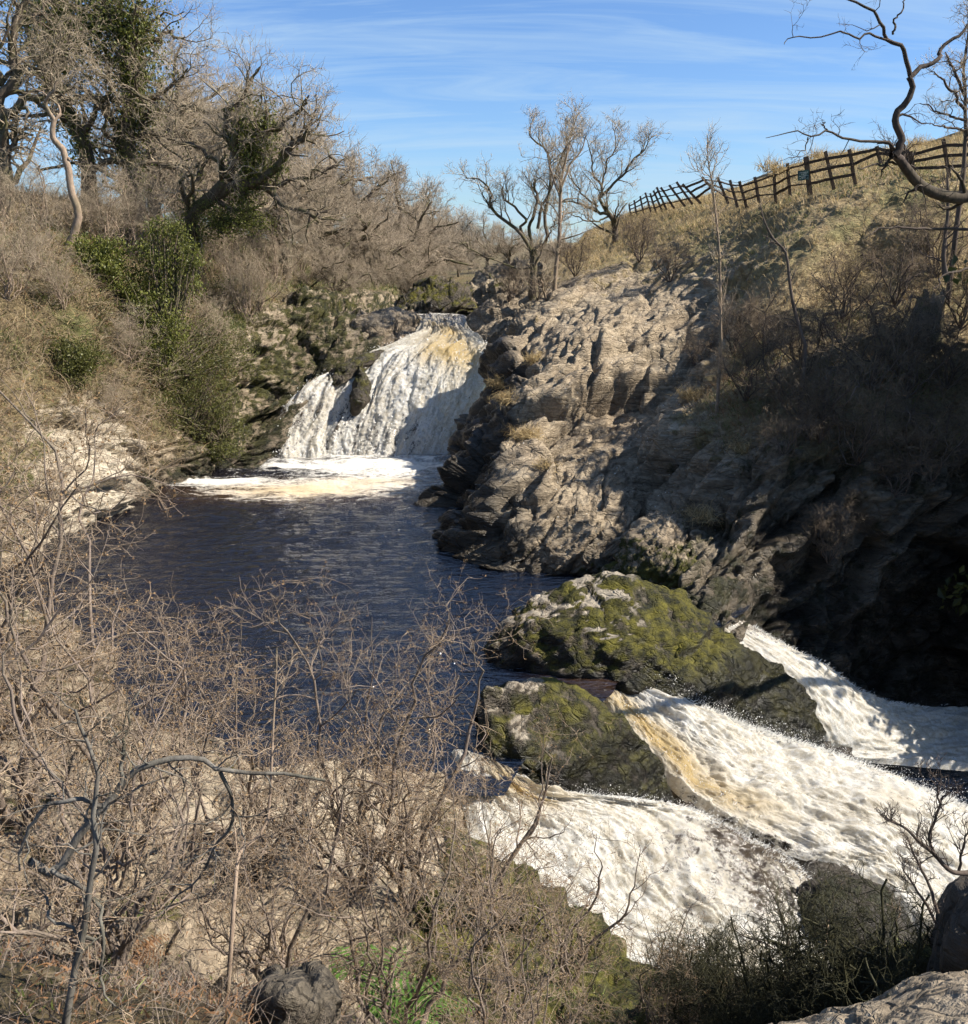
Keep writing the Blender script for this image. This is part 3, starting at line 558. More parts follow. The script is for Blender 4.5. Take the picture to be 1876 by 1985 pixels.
b3_rows = [
 [(1384, 1208, 20.0, .9, 0), (1398, 1206, 20.2, .8, 0), (1412, 1205, 20.3, .9, 0), (1440, 1204, 20.6, 1.1, 0)],
 [(1432, 1262, 19.7, -.1, 0), (1455, 1254, 20, .0, 0), (1480, 1250, 20.2, .2, 0), (1510, 1245, 20.6, .5, 0)],
 [(1500, 1322, 19.3, -.2, 0), (1535, 1308, 19.6, -.1, 0), (1565, 1292, 20, .1, 0), (1600, 1288, 20.5, .4, 0)],
 [(1570, 1405, 19.2, -.2, .1), (1610, 1380, 19.6, -.2, .1), (1645, 1355, 20.2, -.1, 0), (1680, 1345, 20.9, .2, 0)],
 [(1610, 1465, 19.3, .2, .1), (1670, 1435, 19.8, -.1, .2), (1720, 1400, 20.6, -.1, .1), (1780, 1368, 21.8, .1, 0)],
 [(1760, 1485, 19.8, .3, 0), (1800, 1460, 20.4, -.1, .1), (1840, 1420, 21.4, -.1, .05), (1880, 1372, 22.8, .1, 0)],
 [(1950, 1500, 19.8, .3, 0), (1960, 1465, 20.4, -.1, 0), (1980, 1430, 21.4, -.1, 0), (2000, 1385, 22.8, .1, 0)],
 [(2200, 1510, 19.8, .3, 0), (2200, 1475, 20.4, -.1, 0), (2200, 1440, 21.4, -.1, 0), (2200, 1395, 22.8, .1, 0)],
]
fall_b3, F3, F3N = cascade('rear_cascade', b3_rows, 150, 90, .18, 1.6, 21.0, .08, 1.3)

# thrown drops and spray along the broken edges of the falls
def drops(V, N, pick, n, spread, up, size):
    nr, nc = V.shape[:2]
    i, j = pick(n); i = np.clip(i, 0, nr - 1).astype(int); j = np.clip(j, 0, nc - 1).astype(int)
    p = V[i, j] + N[i, j] * np.abs(rng.normal(0, spread, (n, 1))) + np.abs(rng.normal(0, up, (n, 1))) * np.array([0, 0, 1.]) + rng.normal(0, spread * .3, (n, 3))
    return p, np.abs(rng.normal(0, size, n)) + size * .4
OCT = np.array([[1, 0, 0], [-1, 0, 0], [0, 1, 0], [0, -1, 0], [0, 0, 1], [0, 0, -1]], float)
OCF = np.array([[0, 2, 4], [2, 1, 4], [1, 3, 4], [3, 0, 4], [2, 0, 5], [1, 2, 5], [3, 1, 5], [0, 3, 5]])
def octs(name, p, r, mat, stretch=1.0, kind='stuff'):
    v = p[:, None, :] + OCT[None] * r[:, None, None] * np.array([1, 1, stretch])
    f = (OCF[None] + (np.arange(len(p)) * 6)[:, None, None]).reshape(-1, 3)
    o = obj(name, mesh_np(name, v, [f]), mat); o['kind'] = kind
    return o
u01 = lambda n: rng.uniform(0, 1, n)
ps, rs = [], []
def along(V_, lo, hi, edge=None):
    nr, nc = V_.shape[:2]
    if edge is None: return lambda n: (nr * (lo + (hi - lo) * u01(n)), nc * u01(n))
    return lambda n: (nr * (lo + (hi - lo) * u01(n)), nc - 1 - edge * nc * u01(n) ** 2)
for (V_, N_, n, sprd, upp, sz, pk) in (
    (FM, FMN, 1500, .08, .05, .009, along(FM, .3, 1)), (FM, FMN, 600, .12, .16, .009, along(FM, .95, 1)),
    (F1, F1N, 2500, .05, .04, .003, along(F1, .2, 1)), (F1, F1N, 1200, .06, .10, .003, along(F1, .2, 1, .05)),
    (F2, F2N, 2500, .05, .05, .0032, along(F2, .1, 1)), (F2, F2N, 3200, .07, .13, .0034, along(F2, .03, 1, .04)),
    (F3, F3N, 600, .05, .06, .004, along(F3, .1, .7))):
    a, r = drops(V_, N_, pk, n, sprd, upp, sz); ps.append(a); rs.append(r)
octs('spray', np.concatenate(ps), np.concatenate(rs), M['spray'], 1.6)

# tongues of broken water leaping off the ragged edges
tv, tf, tn = [], [], 0
for (V_, N_, n, L, pk, wdt) in ((F2, F2N, 3000, .14, along(F2, .02, 1, .05), .014), (F2, F2N, 500, .07, along(F2, .05, 1), .012), (F1, F1N, 1500, .09, along(F1, .1, 1, .05), .012), (F1, F1N, 500, .06, along(F1, .15, 1), .012), (FM, FMN, 400, .18, along(FM, .3, 1), .03), (F3, F3N, 500, .10, along(F3, .05, .6, .08), .014)):
    nr, nc = V_.shape[:2]; i, j = pk(n); i = np.clip(i, 0, nr - 2).astype(int); j = np.clip(j, 0, nc - 1).astype(int)
    p = V_[i, j]; fl_ = nrm(V_[i + 1, j] - V_[i, j]); nn = N_[i, j]
    d = nrm(nn * .7 + fl_ * rng.uniform(-.1, .9, (n, 1)) + np.array([0, 0, .45]) + rng.normal(size=(n, 3)) * .35)
    side = nrm(np.cross(d, rng.normal(size=(n, 3)))); l = (L * rng.uniform(.25, 1.2, n))[:, None]; wd = (wdt * rng.uniform(.5, 1.4, n))[:, None]
    c1 = p + d * l * .5; c2 = c1 + nrm(d + np.array([0, 0, -.5])) * l * .5
    v = np.stack([p - nn * .03 - side * wd, p - nn * .03 + side * wd, c1 - side * wd * .55, c1 + side * wd * .55, c2], 1).reshape(-1, 3)
    o = np.arange(n)[:, None] * 5 + tn; tv.append(v); tf.append(np.concatenate([o + [0, 1, 3], o + [0, 3, 2], o + [2, 3, 4]])); tn += 5 * n
b = NB('thrown_water'); wsh = b.bsdf((.92, .905, .86), .5, None, .3); tsh = b.n('ShaderNodeBsdfTranslucent', {'Color': (.92, .905, .86, 1)}).outputs[0]
M['thrown'] = b.out(b.n('ShaderNodeMixShader', {0: .5, 1: wsh, 2: tsh}).outputs[0])
obj('splash', mesh_np('splash', np.concatenate(tv), [np.concatenate(tf)]), M['thrown'])['kind'] = 'stuff'

# ------------------------------------------------------------------ rocks in and beside the river
def rock_sheet(name, rows, nr, nc, mat, label, cat='boulder', amp=.5, scale=.6, mossf=None, wet_shade_f=None, pale=0.0, group=None, soft=.06):
    G = loft(ctrl_uv(rows), nr, nc); V = G[..., :3]
    du = np.gradient(V, axis=1); dv = np.gradient(V, axis=0); N = nrm(np.cross(du, dv))
    cen = V.reshape(-1, 3).mean(0)
    fl = np.sum(N * (V - cen), -1).mean() < 0
    if fl: N = -N
    e = np.minimum(1, np.minimum(np.linspace(0, 1, nc), np.linspace(1, 0, nc)) * 10)[None, :]
    V = V + N * ((rockdisp(V * 1.0 + 13, amp, scale) + soft * fbm(V * 2.0, 4)) * e)[..., None]
    N = nrm(np.cross(np.gradient(V, axis=1), np.gradient(V, axis=0))) * (-1 if fl else 1)
    zz = V[..., 2]
    moss = np.clip(mossf(V, N), 0, 1) if mossf else np.zeros(zz.shape)
    wet_shade = np.clip(wet_shade_f(V, N), 0, 1) if wet_shade_f else np.zeros(zz.shape)
    base = cen.copy(); base[2] = zz.min()
    me = mesh_np(name, (V - base).reshape(-1, 3), [grid_faces(nr, nc, fl)], dict(moss=moss, wet_shade=wet_shade, veg=zz * 0, green=zz * 0, pale=np.full(zz.shape, pale) if np.isscalar(pale) else pale(V, N)))
    o = obj(name, me, mat, None, base); tag(o, label, cat, group)
    return o, V, N
def cols(*c): return list(map(list, zip(*c)))
m_up = lambda base, k: (lambda V, N: base + k * N[..., 2])
B1rows = cols(
 [(935, 1258, 18.3)] * 6,
 [(965, 1262, 18.9), (962, 1228, 18.8), (985, 1192, 18.5), (965, 1235, 17.9), (952, 1272, 17.75), (955, 1320, 17.7)],
 [(1060, 1230, 20.2), (1062, 1180, 20.0), (1072, 1136, 19.2), (1060, 1190, 18), (1040, 1245, 17.5), (1030, 1330, 17.4)],
 [(1180, 1220, 20.6), (1180, 1150, 20.3), (1190, 1114, 19.3), (1190, 1180, 18), (1190, 1255, 17.2), (1180, 1370, 16.8)],
 [(1320, 1270, 20.3), (1320, 1200, 20), (1310, 1142, 19.2), (1320, 1220, 17.9), (1330, 1310, 17.0), (1330, 1420, 16.6)],
 [(1420, 1330, 19.8), (1420, 1260, 19.6), (1392, 1212, 19), (1410, 1280, 17.8), (1430, 1350, 17), (1450, 1450, 16.8)],
 [(1500, 1400, 19.4), (1500, 1340, 19.2), (1485, 1284, 18.7), (1500, 1330, 17.8), (1520, 1400, 17.2), (1530, 1480, 17)],
 [(1570, 1470, 18.8), (1570, 1420, 18.6), (1555, 1335, 18.3), (1575, 1370, 17.8), (1590, 1420, 17.4), (1590, 1490, 17.2)],
 [(1602, 1460, 17.9)] * 6)
rock_sheet('mossy_boulder', B1rows, 110, 190, M['boulder'], 'largest mossy boulder splitting the river where the pool spills over', amp=.16, scale=.8, soft=.12,
           mossf=lambda V, N: .44 + .34 * N[..., 2] + .22 * (V[..., 0] - 1.5) / 5 - .8 * sstep(.90, 1.0, N[..., 2] + .40 * fbm(V * 1.5, 5)) * sstep(3.8, 2.4, V[..., 0]), wet_shade_f=lambda V, N: .9 * sstep(.25, -.05, V[..., 2] + .0 * N[..., 0]) + .9 * sstep(.50, .05, N[..., 2]),  # steep sides carry painted shade as well as the wet foot
           pale=lambda V, N: .6 * sstep(.90, 1.0, N[..., 2] + .40 * fbm(V * 1.5, 5)) * sstep(3.8, 2.4, V[..., 0]))
B2rows = cols(
 [(920, 1370, 14.7)] * 6,
 [(940, 1420, 15.3), (940, 1370, 15.2), (945, 1332, 14.9), (945, 1380, 14.5), (940, 1440, 14.2), (940, 1500, 14.1)],
 [(1020, 1420, 16.0), (1020, 1360, 15.8), (1030, 1322, 15.3), (1030, 1390, 14.6), (1020, 1480, 14.0), (1020, 1560, 13.9)],
 [(1110, 1440, 16.1), (1110, 1370, 15.9), (1100, 1328, 15.4), (1120, 1410, 14.6), (1110, 1510, 14), (1110, 1590, 13.9)],
 [(1200, 1490, 15.9), (1200, 1430, 15.8), (1190, 1382, 15.3), (1210, 1450, 14.7), (1220, 1530, 14.2), (1220, 1600, 14.1)],
 [(1280, 1560, 15.3), (1280, 1520, 15.2), (1265, 1455, 15), (1280, 1500, 14.8), (1290, 1545, 14.6), (1290, 1600, 14.5)],
 [(1308, 1550, 14.9)] * 6)
rock_sheet('mossy_boulder', B2rows, 90, 140, M['boulder'], 'smooth dark mossy boulder with a bare sandy crown above the near cascade', amp=.10, scale=.6, soft=.10,
           mossf=lambda V, N: .55 + .10 * (V[..., 0] - .5), wet_shade_f=lambda V, N: .55 * sstep(.3, -.2, V[..., 2]) + .55 * sstep(.92, .55, N[..., 2]) ,
           pale=lambda V, N: .5 * sstep(.80, .90, N[..., 2] + .22 * fbm(V * 1.7, 4)) * sstep(1.5, .9, V[..., 0]))
wetall = lambda V, N: .6 + 0 * N[..., 2]
# wet ledge under the cascades
led = ctrl_uv([[(860, 1480, 14.9), (1050, 1490, 15.2), (1250, 1440, 16.2), (1450, 1420, 17.4), (1650, 1450, 17.9)],
 [(900, 1600, 13.4), (1100, 1570, 14.3), (1300, 1550, 15.0), (1480, 1510, 16.4), (1700, 1540, 17.2)],
 [(960, 1740, 12.6), (1250, 1670, 13.9), (1450, 1640, 14.4), (1620, 1610, 15.5), (1850, 1610, 16.6)],
 [(1200, 1870, 12.2), (1420, 1770, 13.4), (1580, 1700, 14.0), (1740, 1690, 14.9), (2000, 1700, 16)],
 [(1450, 2000, 12), (1600, 1900, 13.2), (1730, 1800, 13.7), (1850, 1820, 14.5), (2200, 1820, 15.6)],
 [(1600, 2150, 12), (1800, 2050, 13.2), (1900, 1950, 13.7), (2000, 1950, 14.5), (2300, 1950, 15.6)]])
V = loft(led, 100, 120); N, fl = gnormals(V); V = V + N * rockdisp(V + 7, .35, .6)[..., None]
z0 = np.zeros(V.shape[:2])
grid_obj('river_ledge', V, M['wet_shade_rock'], dict(moss=z0 + .1, wet_shade=z0 + .7, veg=z0, green=z0, pale=z0), fl, kind='structure')
W2 = cols([(1525, 1720, 13.5)] * 5,
 [(1570, 1720, 13.9), (1580, 1712, 13.6), (1585, 1730, 13.2), (1590, 1790, 12.8), (1590, 1880, 12.7)],
 [(1650, 1710, 14.1), (1660, 1698, 13.7), (1665, 1730, 13.1), (1670, 1800, 12.6), (1670, 1900, 12.5)],
 [(1720, 1750, 14), (1725, 1725, 13.7), (1730, 1765, 13.2), (1740, 1820, 12.8), (1740, 1910, 12.7)],
 [(1790, 1850, 13.5)] * 5)
rock_sheet('wet_dark_rock', W2, 80, 110, M['wet_shade_rock'], 'dark rounded mossy rock at the foot of the cascades behind the heather', 'rock', .2, .5, m_up(.25, .25), wetall)
# rocks around the head of the main fall
LS = cols([(662, 618, 44.2)] * 5,
 [(700, 610, 46.5), (700, 604, 46), (710, 620, 44), (720, 645, 43.2), (725, 675, 43)],
 [(755, 605, 47), (760, 597, 46.5), (760, 620, 44.2), (760, 650, 43.2), (755, 690, 42.8)],
 [(800, 620, 46.6), (800, 612, 46.2), (805, 632, 44.4), (800, 655, 43.4), (795, 685, 43)],
 [(822, 640, 45)] * 5)
rock_sheet('rock_slab', LS, 60, 100, M['slab'], 'pinkish brown bare rock slab at the left lip of the main fall', 'rock', .45, .8, m_up(-.3, .1))
DB = cols([(764, 600, 51.5)] * 5,
 [(800, 580, 54), (800, 562, 53.5), (800, 585, 51.5), (800, 608, 51), (800, 630, 51)],
 [(850, 575, 54.5), (850, 548, 53.5), (850, 580, 51), (850, 612, 50.5), (850, 640, 50.5)],
 [(895, 585, 54), (895, 552, 53), (895, 580, 51), (895, 612, 50.5), (895, 640, 50.5)],
 [(930, 600, 52)] * 5)
rock_sheet('stream_boulder', DB, 60, 90, M['boulder'], 'dark mossy boulder upstream of the main fall beside the blue stream', 'boulder', .6, 1.2, m_up(.35, .3), lambda V, N: .7 * sstep(.4, -.1, N[..., 2]))
RB1 = cols([(900, 640, 45.5)] * 5,
 [(925, 610, 47.5), (925, 600, 47), (922, 625, 45.2), (925, 655, 44.4), (930, 690, 44)],
 [(970, 585, 48), (970, 572, 47), (965, 610, 45), (965, 650, 44), (965, 700, 43.5)],
 [(1010, 600, 47), (1010, 588, 46), (1005, 620, 44.5), (1000, 655, 43.5), (1000, 700, 43)],
 [(1040, 640, 45)] * 5)
rock_sheet('lip_rock', RB1, 60, 90, M['slab'], 'grey brown rock block at the right lip of the main fall', 'rock', .6, .9, m_up(-.3, .15))
BK = cols([(860, 590, 54)] * 5,
 [(910, 560, 57), (910, 540, 56), (905, 565, 53), (905, 590, 52), (905, 620, 52)],
 [(970, 540, 58), (970, 518, 57), (965, 545, 53), (965, 580, 51.5), (965, 620, 51)],
 [(1030, 540, 57), (1030, 516, 56), (1030, 545, 52), (1030, 580, 50.5), (1030, 620, 50)],
 [(1080, 560, 54)] * 5)
rock_sheet('rock_outcrop', BK, 70, 110, M['rock'], 'broken rocky outcrop under the bare multi stemmed tree', 'rock', .9, 1.1, m_up(.2, .2))
# ribs of rock parting the main fall
for k, (rows, lab) in enumerate(((cols([(612, 742, 40.0)] * 4, [(655, 722, 40.4), (655, 708, 40.1), (655, 728, 39.4), (652, 748, 39.3)], [(700, 700, 41.0), (702, 684, 40.8), (700, 702, 40.0), (700, 722, 39.9)], [(745, 688, 41.8), (745, 676, 41.6), (745, 690, 41.0), (745, 700, 41)], [(785, 676, 42.3)] * 4), 'dark mossy rock rib running along the left lip of the main fall'),
                                 (cols([(696, 708, 39.9)] * 4, [(684, 735, 40.0), (690, 735, 39.1), (710, 735, 39.1), (716, 735, 40.0)], [(680, 775, 39.3), (687, 775, 38.4), (706, 775, 38.4), (712, 775, 39.3)], [(684, 812, 38.7)] * 4), 'dark upright rock fin parting the left side of the main fall'))):
    rock_sheet('rock_rib', rows, 50, 60, M['boulder'], lab, 'rock', .25, .6, m_up(.35, .2), lambda V, N: .45 + 0 * N[..., 2])
# near rocks bottom right
NS = cols([(1440, 2010, 3.5)] * 6,
 [(1560, 1975, 4.0), (1560, 1962, 3.9), (1560, 1975, 3.5), (1570, 2010, 3.3), (1580, 2060, 3.1), (1600, 2150, 3.0)],
 [(1700, 1940, 4.1), (1700, 1925, 4.0), (1710, 1945, 3.5), (1720, 1990, 3.2), (1730, 2050, 2.9), (1740, 2150, 2.8)],
 [(1800, 1910, 4.1), (1800, 1893, 4.0), (1810, 1915, 3.5), (1820, 1960, 3.2), (1830, 2040, 2.8), (1840, 2150, 2.7)],
 [(1950, 1895, 4.1), (1950, 1880, 4.0), (1950, 1905, 3.5), (1950, 1960, 3.2), (1960, 2040, 2.8), (1960, 2150, 2.7)],
 [(2150, 2000, 3.5)] * 6)
rock_sheet('rock_slab', NS, 90, 150, M['slab'], 'pale weathered rock slab in the bottom right corner nearest the viewer', 'rock', .16, .35, m_up(-.35, .1), soft=.03)
NL = cols([(478, 1960, 4.3)] * 6,
 [(500, 1960, 4.7), (505, 1905, 4.65), (515, 1890, 4.5), (505, 1930, 4.2), (500, 1990, 4.1), (500, 2060, 4.0)],
 [(560, 1940, 4.8), (565, 1885, 4.7), (575, 1870, 4.5), (565, 1925, 4.1), (565, 1990, 4.0), (565, 2060, 3.95)],
 [(625, 1950, 4.8), (630, 1890, 4.7), (635, 1880, 4.5), (630, 1930, 4.15), (630, 1990, 4.05), (630, 2060, 4.0)],
 [(652, 1970, 4.4)] * 6)
rock_sheet('rock_block', NL, 60, 80, M['boulder'], 'dark grey rock block at the bottom edge beside the ferns', 'rock', .16, .7, m_up(-.2, .15), soft=.02, pale=.1)
ND = cols([(1795, 1880, 4.7)] * 6,
 [(1815, 1880, 5.0), (1822, 1770, 5.0), (1835, 1735, 4.8), (1825, 1800, 4.5), (1810, 1870, 4.4), (1810, 1960, 4.4)],
 [(1880, 1860, 5.4), (1880, 1720, 5.3), (1880, 1690, 4.9), (1870, 1760, 4.4), (1860, 1850, 4.2), (1860, 1960, 4.2)],
 [(1980, 1840, 5.4), (1980, 1700, 5.3), (1980, 1660, 4.9), (1980, 1740, 4.4), (1980, 1850, 4.2), (1980, 1960, 4.2)],
 [(2080, 1850, 4.8)] * 6)
rock_sheet('dark_boulder', ND, 80, 110, M['wet_shade_rock'], 'dark shaded boulder cut by the right edge above the pale slab', 'boulder', .12, .35, m_up(-.1, .1), soft=.03)  # wet-rock colour paints in the boulder's backlit shade
# the crag at the foot of the right bank: separate rounded buttresses
CR1 = cols([(975, 1075, 24.2)] * 6,
 [(1010, 1010, 26), (1015, 965, 25.8), (1010, 985, 25.0), (990, 1030, 24.1), (990, 1075, 23.7), (990, 1110, 23.6)],
 [(1090, 940, 27), (1095, 905, 26.6), (1085, 950, 25.2), (1075, 1010, 24), (1075, 1070, 23.4), (1075, 1110, 23.3)],
 [(1170, 930, 27), (1175, 895, 26.6), (1165, 945, 25.1), (1160, 1010, 23.9), (1165, 1065, 23.3), (1165, 1110, 23.2)],
 [(1230, 980, 26), (1235, 955, 25.6), (1230, 985, 24.8), (1225, 1025, 23.9), (1225, 1070, 23.4), (1225, 1120, 23.3)],
 [(1265, 1060, 24.4)] * 6)
rock_sheet('rock_buttress', CR1, 90, 140, M['rock'], 'rounded lichened rock buttress rising straight from the right side of the pool', 'rock', .5, .8, lambda V, N: -.25 + .5 * sstep(1.2, .2, V[..., 2]), lambda V, N: np.maximum(.9 * sstep(.35, .0, V[..., 2]), .95 * sstep(1.5, .8, V[..., 0])), soft=.1)  # wet waterline; left end darkened as painted shadow
CR2 = cols([(1160, 1110, 22.6)] * 6,
 [(1200, 1060, 23.6), (1205, 1040, 23.4), (1200, 1065, 22.6), (1195, 1100, 22.1), (1200, 1130, 21.9), (1200, 1170, 21.9)],
 [(1270, 1010, 24), (1275, 990, 23.7), (1270, 1035, 22.4), (1270, 1090, 21.7), (1270, 1140, 21.4), (1270, 1180, 21.4)],
 [(1335, 1040, 23.4), (1340, 1020, 23.2), (1335, 1060, 22), (1335, 1110, 21.2), (1340, 1155, 20.9), (1340, 1200, 20.9)],
 [(1375, 1130, 21.6)] * 6)
rock_sheet('rock_buttress', CR2, 80, 110, M['rock'], 'lower rock buttress with mossy foot beside the largest mossy boulder', 'rock', .4, .7, lambda V, N: -.3 + .95 * sstep(1.6, .9, V[..., 2]), lambda V, N: .8 * sstep(.3, .0, V[..., 2]), soft=.1)
LB = cols([(20, 500, 33.5)] * 5,
 [(40, 480, 36), (42, 470, 35.6), (40, 485, 34.2), (40, 505, 33.6), (40, 530, 33.4)],
 [(65, 475, 36), (66, 465, 35.6), (65, 480, 34.2), (65, 505, 33.6), (65, 530, 33.4)],
 [(85, 500, 34)] * 5)
rock_sheet('pale_rock', LB, 40, 60, M['slab'], 'pale grey rock poking out of the turf at the left edge below the twisted trunk', 'rock', .4, .7, m_up(-.3, .1))

# ================================================================== vegetation
bpy.context.view_layer.update()
dg = bpy.context.evaluated_depsgraph_get()
def ground(x, y, zt=60.0):
    ok, loc = scene.ray_cast(dg, Vector((x, y, zt)), Vector((0, 0, -1)))[:2]
    return loc.z if ok else 0.0
def foot(u, Y, sink=.05):
    """ground point at chosen depth Y below image column u"""
    x = (u - 938.0) / 1876.0 * Y * cp * 1.035
    return np.array([x, Y, ground(x, Y) - sink])
def pixel_hit(u, v):  # where the camera ray through image pixel (u, v) meets the terrain
    d = P(u, v, 1.0) - CAM; d = d / np.linalg.norm(d)
    ok, loc = scene.ray_cast(dg, Vector(CAM), Vector(d))[:2]
    return np.array(loc) if ok else P(u, v, 40)

def tubes(pts, rad, sides):
    N, Q, _ = pts.shape
    T = nrm(np.gradient(pts, axis=1))
    mt = nrm(pts[:, -1] - pts[:, 0] + 1e-6)
    ref = np.where(np.abs(mt[:, 2:3]) < .8, np.array([[0, 0, 1.]]), np.array([[1., 0, 0]]))[:, None, :]
    A = nrm(np.cross(T, ref)); B = np.cross(T, A)
    k = np.arange(sides) * 2 * math.pi / sides
    v = pts[:, :, None, :] + rad[:, :, None, None] * (A[:, :, None, :] * np.cos(k)[:, None] + B[:, :, None, :] * np.sin(k)[:, None])
    i = np.arange(N * Q * sides).reshape(N, Q, sides); j = np.roll(i, -1, axis=2)
    f = np.stack([i[:, :-1], j[:, :-1], j[:, 1:], i[:, 1:]], -1).reshape(-1, 4)
    return v.reshape(-1, 3), f
class Buf:
    def __init__(s): s.v = []; s.f = {}; s.n = 0
    def add(s, v, f):
        s.f.setdefault(f.shape[1], []).append(f + s.n); s.v.append(v.reshape(-1, 3)); s.n += len(v.reshape(-1, 3)); return s
    def tubes(s, p, r, sides): return s.add(*tubes(p, r, sides)) if len(p) else s
    def mesh(s, name, base=None, smooth=True):
        v = np.concatenate(s.v)
        if base is not None: v = v - base
        return mesh_np(name, v, [np.concatenate(x) for x in s.f.values()], None, smooth)
def resample(pts, n, wob=0.0, seed=0):
    p = catmull(np.array(pts, float), n)
    if wob:
        r = np.random.default_rng(seed + 100)
        t = np.linspace(0, 1, n)[:, None]
        ph = r.uniform(0, 50, 3)
        w = np.stack([perlin(np.stack([t[:, 0] * 5 + ph[k], t[:, 0] * 0 + k, t[:, 0] * 0], -1)) + .5 * perlin(np.stack([t[:, 0] * 12 + ph[k], t[:, 0] * 0 + k + 5, t[:, 0] * 0], -1)) for k in range(3)], -1)
        p = p + w * wob * np.minimum(1, t * 6)
    return p
def grow(pp, pr, k, L, ang=(35, 70), Q=4, t0=.2, t1=1., rr=.55, rmin=.003, wig=.25, up=.1, taper=.25, shrink=.5, g=None):
    """k child shoots on each parent path: returns (paths, radii)"""
    g = g or rng
    N, Qp, _ = pp.shape
    idx = np.repeat(np.arange(N), k); n = len(idx)
    if n == 0: return np.zeros((0, Q, 3)), np.zeros((0, Q))
    t = g.uniform(t0, t1, n); f = t * (Qp - 1); i = np.minimum(f.astype(int), Qp - 2); a = (f - i)[:, None]
    b = pp[idx, i] * (1 - a) + pp[idx, i + 1] * a
    tn = nrm(pp[idx, i + 1] - pp[idx, i]); r0 = np.maximum((pr[idx, i] * (1 - a[:, 0]) + pr[idx, i + 1] * a[:, 0]) * rr, rmin)
    q = g.normal(size=(n, 3)); q = nrm(q - np.sum(q * tn, -1, keepdims=True) * tn)
    an = np.radians(g.uniform(ang[0], ang[1], n))[:, None]
    d = nrm(tn * np.cos(an) + q * np.sin(an) + np.array([0, 0, up]))
    ln = L * g.uniform(.55, 1.25, n) * (1 - shrink * t)
    out = np.zeros((n, Q, 3)); out[:, 0] = b
    for j in range(1, Q):
        d = nrm(d + wig * g.normal(size=(n, 3)) + np.array([0, 0, up * .5]))
        out[:, j] = out[:, j - 1] + d * (ln / (Q - 1))[:, None]
    return out, r0[:, None] * np.linspace(1, taper, Q)[None]

def leafquads(pos, size, droop=.3, up=.2, aspect=.6, g=None):
    g = g or rng
    n = len(pos)
    d = nrm(g.normal(size=(n, 3)) + np.array([0, 0, -droop])); s = nrm(np.cross(d, g.normal(size=(n, 3)) + np.array([0, 0, up * 3])))
    u = np.cross(s, d); sz = (size * g.uniform(.6, 1.3, n))[:, None]
    v = np.stack([pos, pos + d * sz * .5 + s * sz * aspect * .5 + u * sz * .08, pos + d * sz - u * sz * .1, pos + d * sz * .5 - s * sz * aspect * .5 + u * sz * .08], 1)
    f = np.arange(n * 4).reshape(n, 4)
    return v.reshape(-1, 3), f
def ribbons(pos, dirs, length, width, bend=.5, Q=4, g=None):
    """grass blades, dead stems: tapering strips that arch over"""
    g = g or rng
    n = len(pos); side = nrm(np.cross(dirs, g.normal(size=(n, 3))))
    ln = length * g.uniform(.5, 1.3, n); lean = nrm(g.normal(size=(n, 3)) * np.array([1, 1, .2])) * bend * g.uniform(.3, 1.4, (n, 1))
    p = np.zeros((n, Q, 3)); p[:, 0] = pos; d = dirs.copy()
    for j in range(1, Q):
        d = nrm(d + lean / (Q - 1) + np.array([0, 0, -bend * .35 / (Q - 1)]) * j)
        p[:, j] = p[:, j - 1] + d * (ln / (Q - 1))[:, None]
    wd = (width * g.uniform(.6, 1.3, n))[:, None] * np.linspace(1, .15, Q)[None]
    v = np.stack([p - side[:, None] * wd[..., None] / 2, p + side[:, None] * wd[..., None] / 2], 2)
    i = np.arange(n * Q * 2).reshape(n, Q, 2)
    f = np.stack([i[:, :-1, 0], i[:, :-1, 1], i[:, 1:, 1], i[:, 1:, 0]], -1).reshape(-1, 4)
    return v.reshape(-1, 3), f

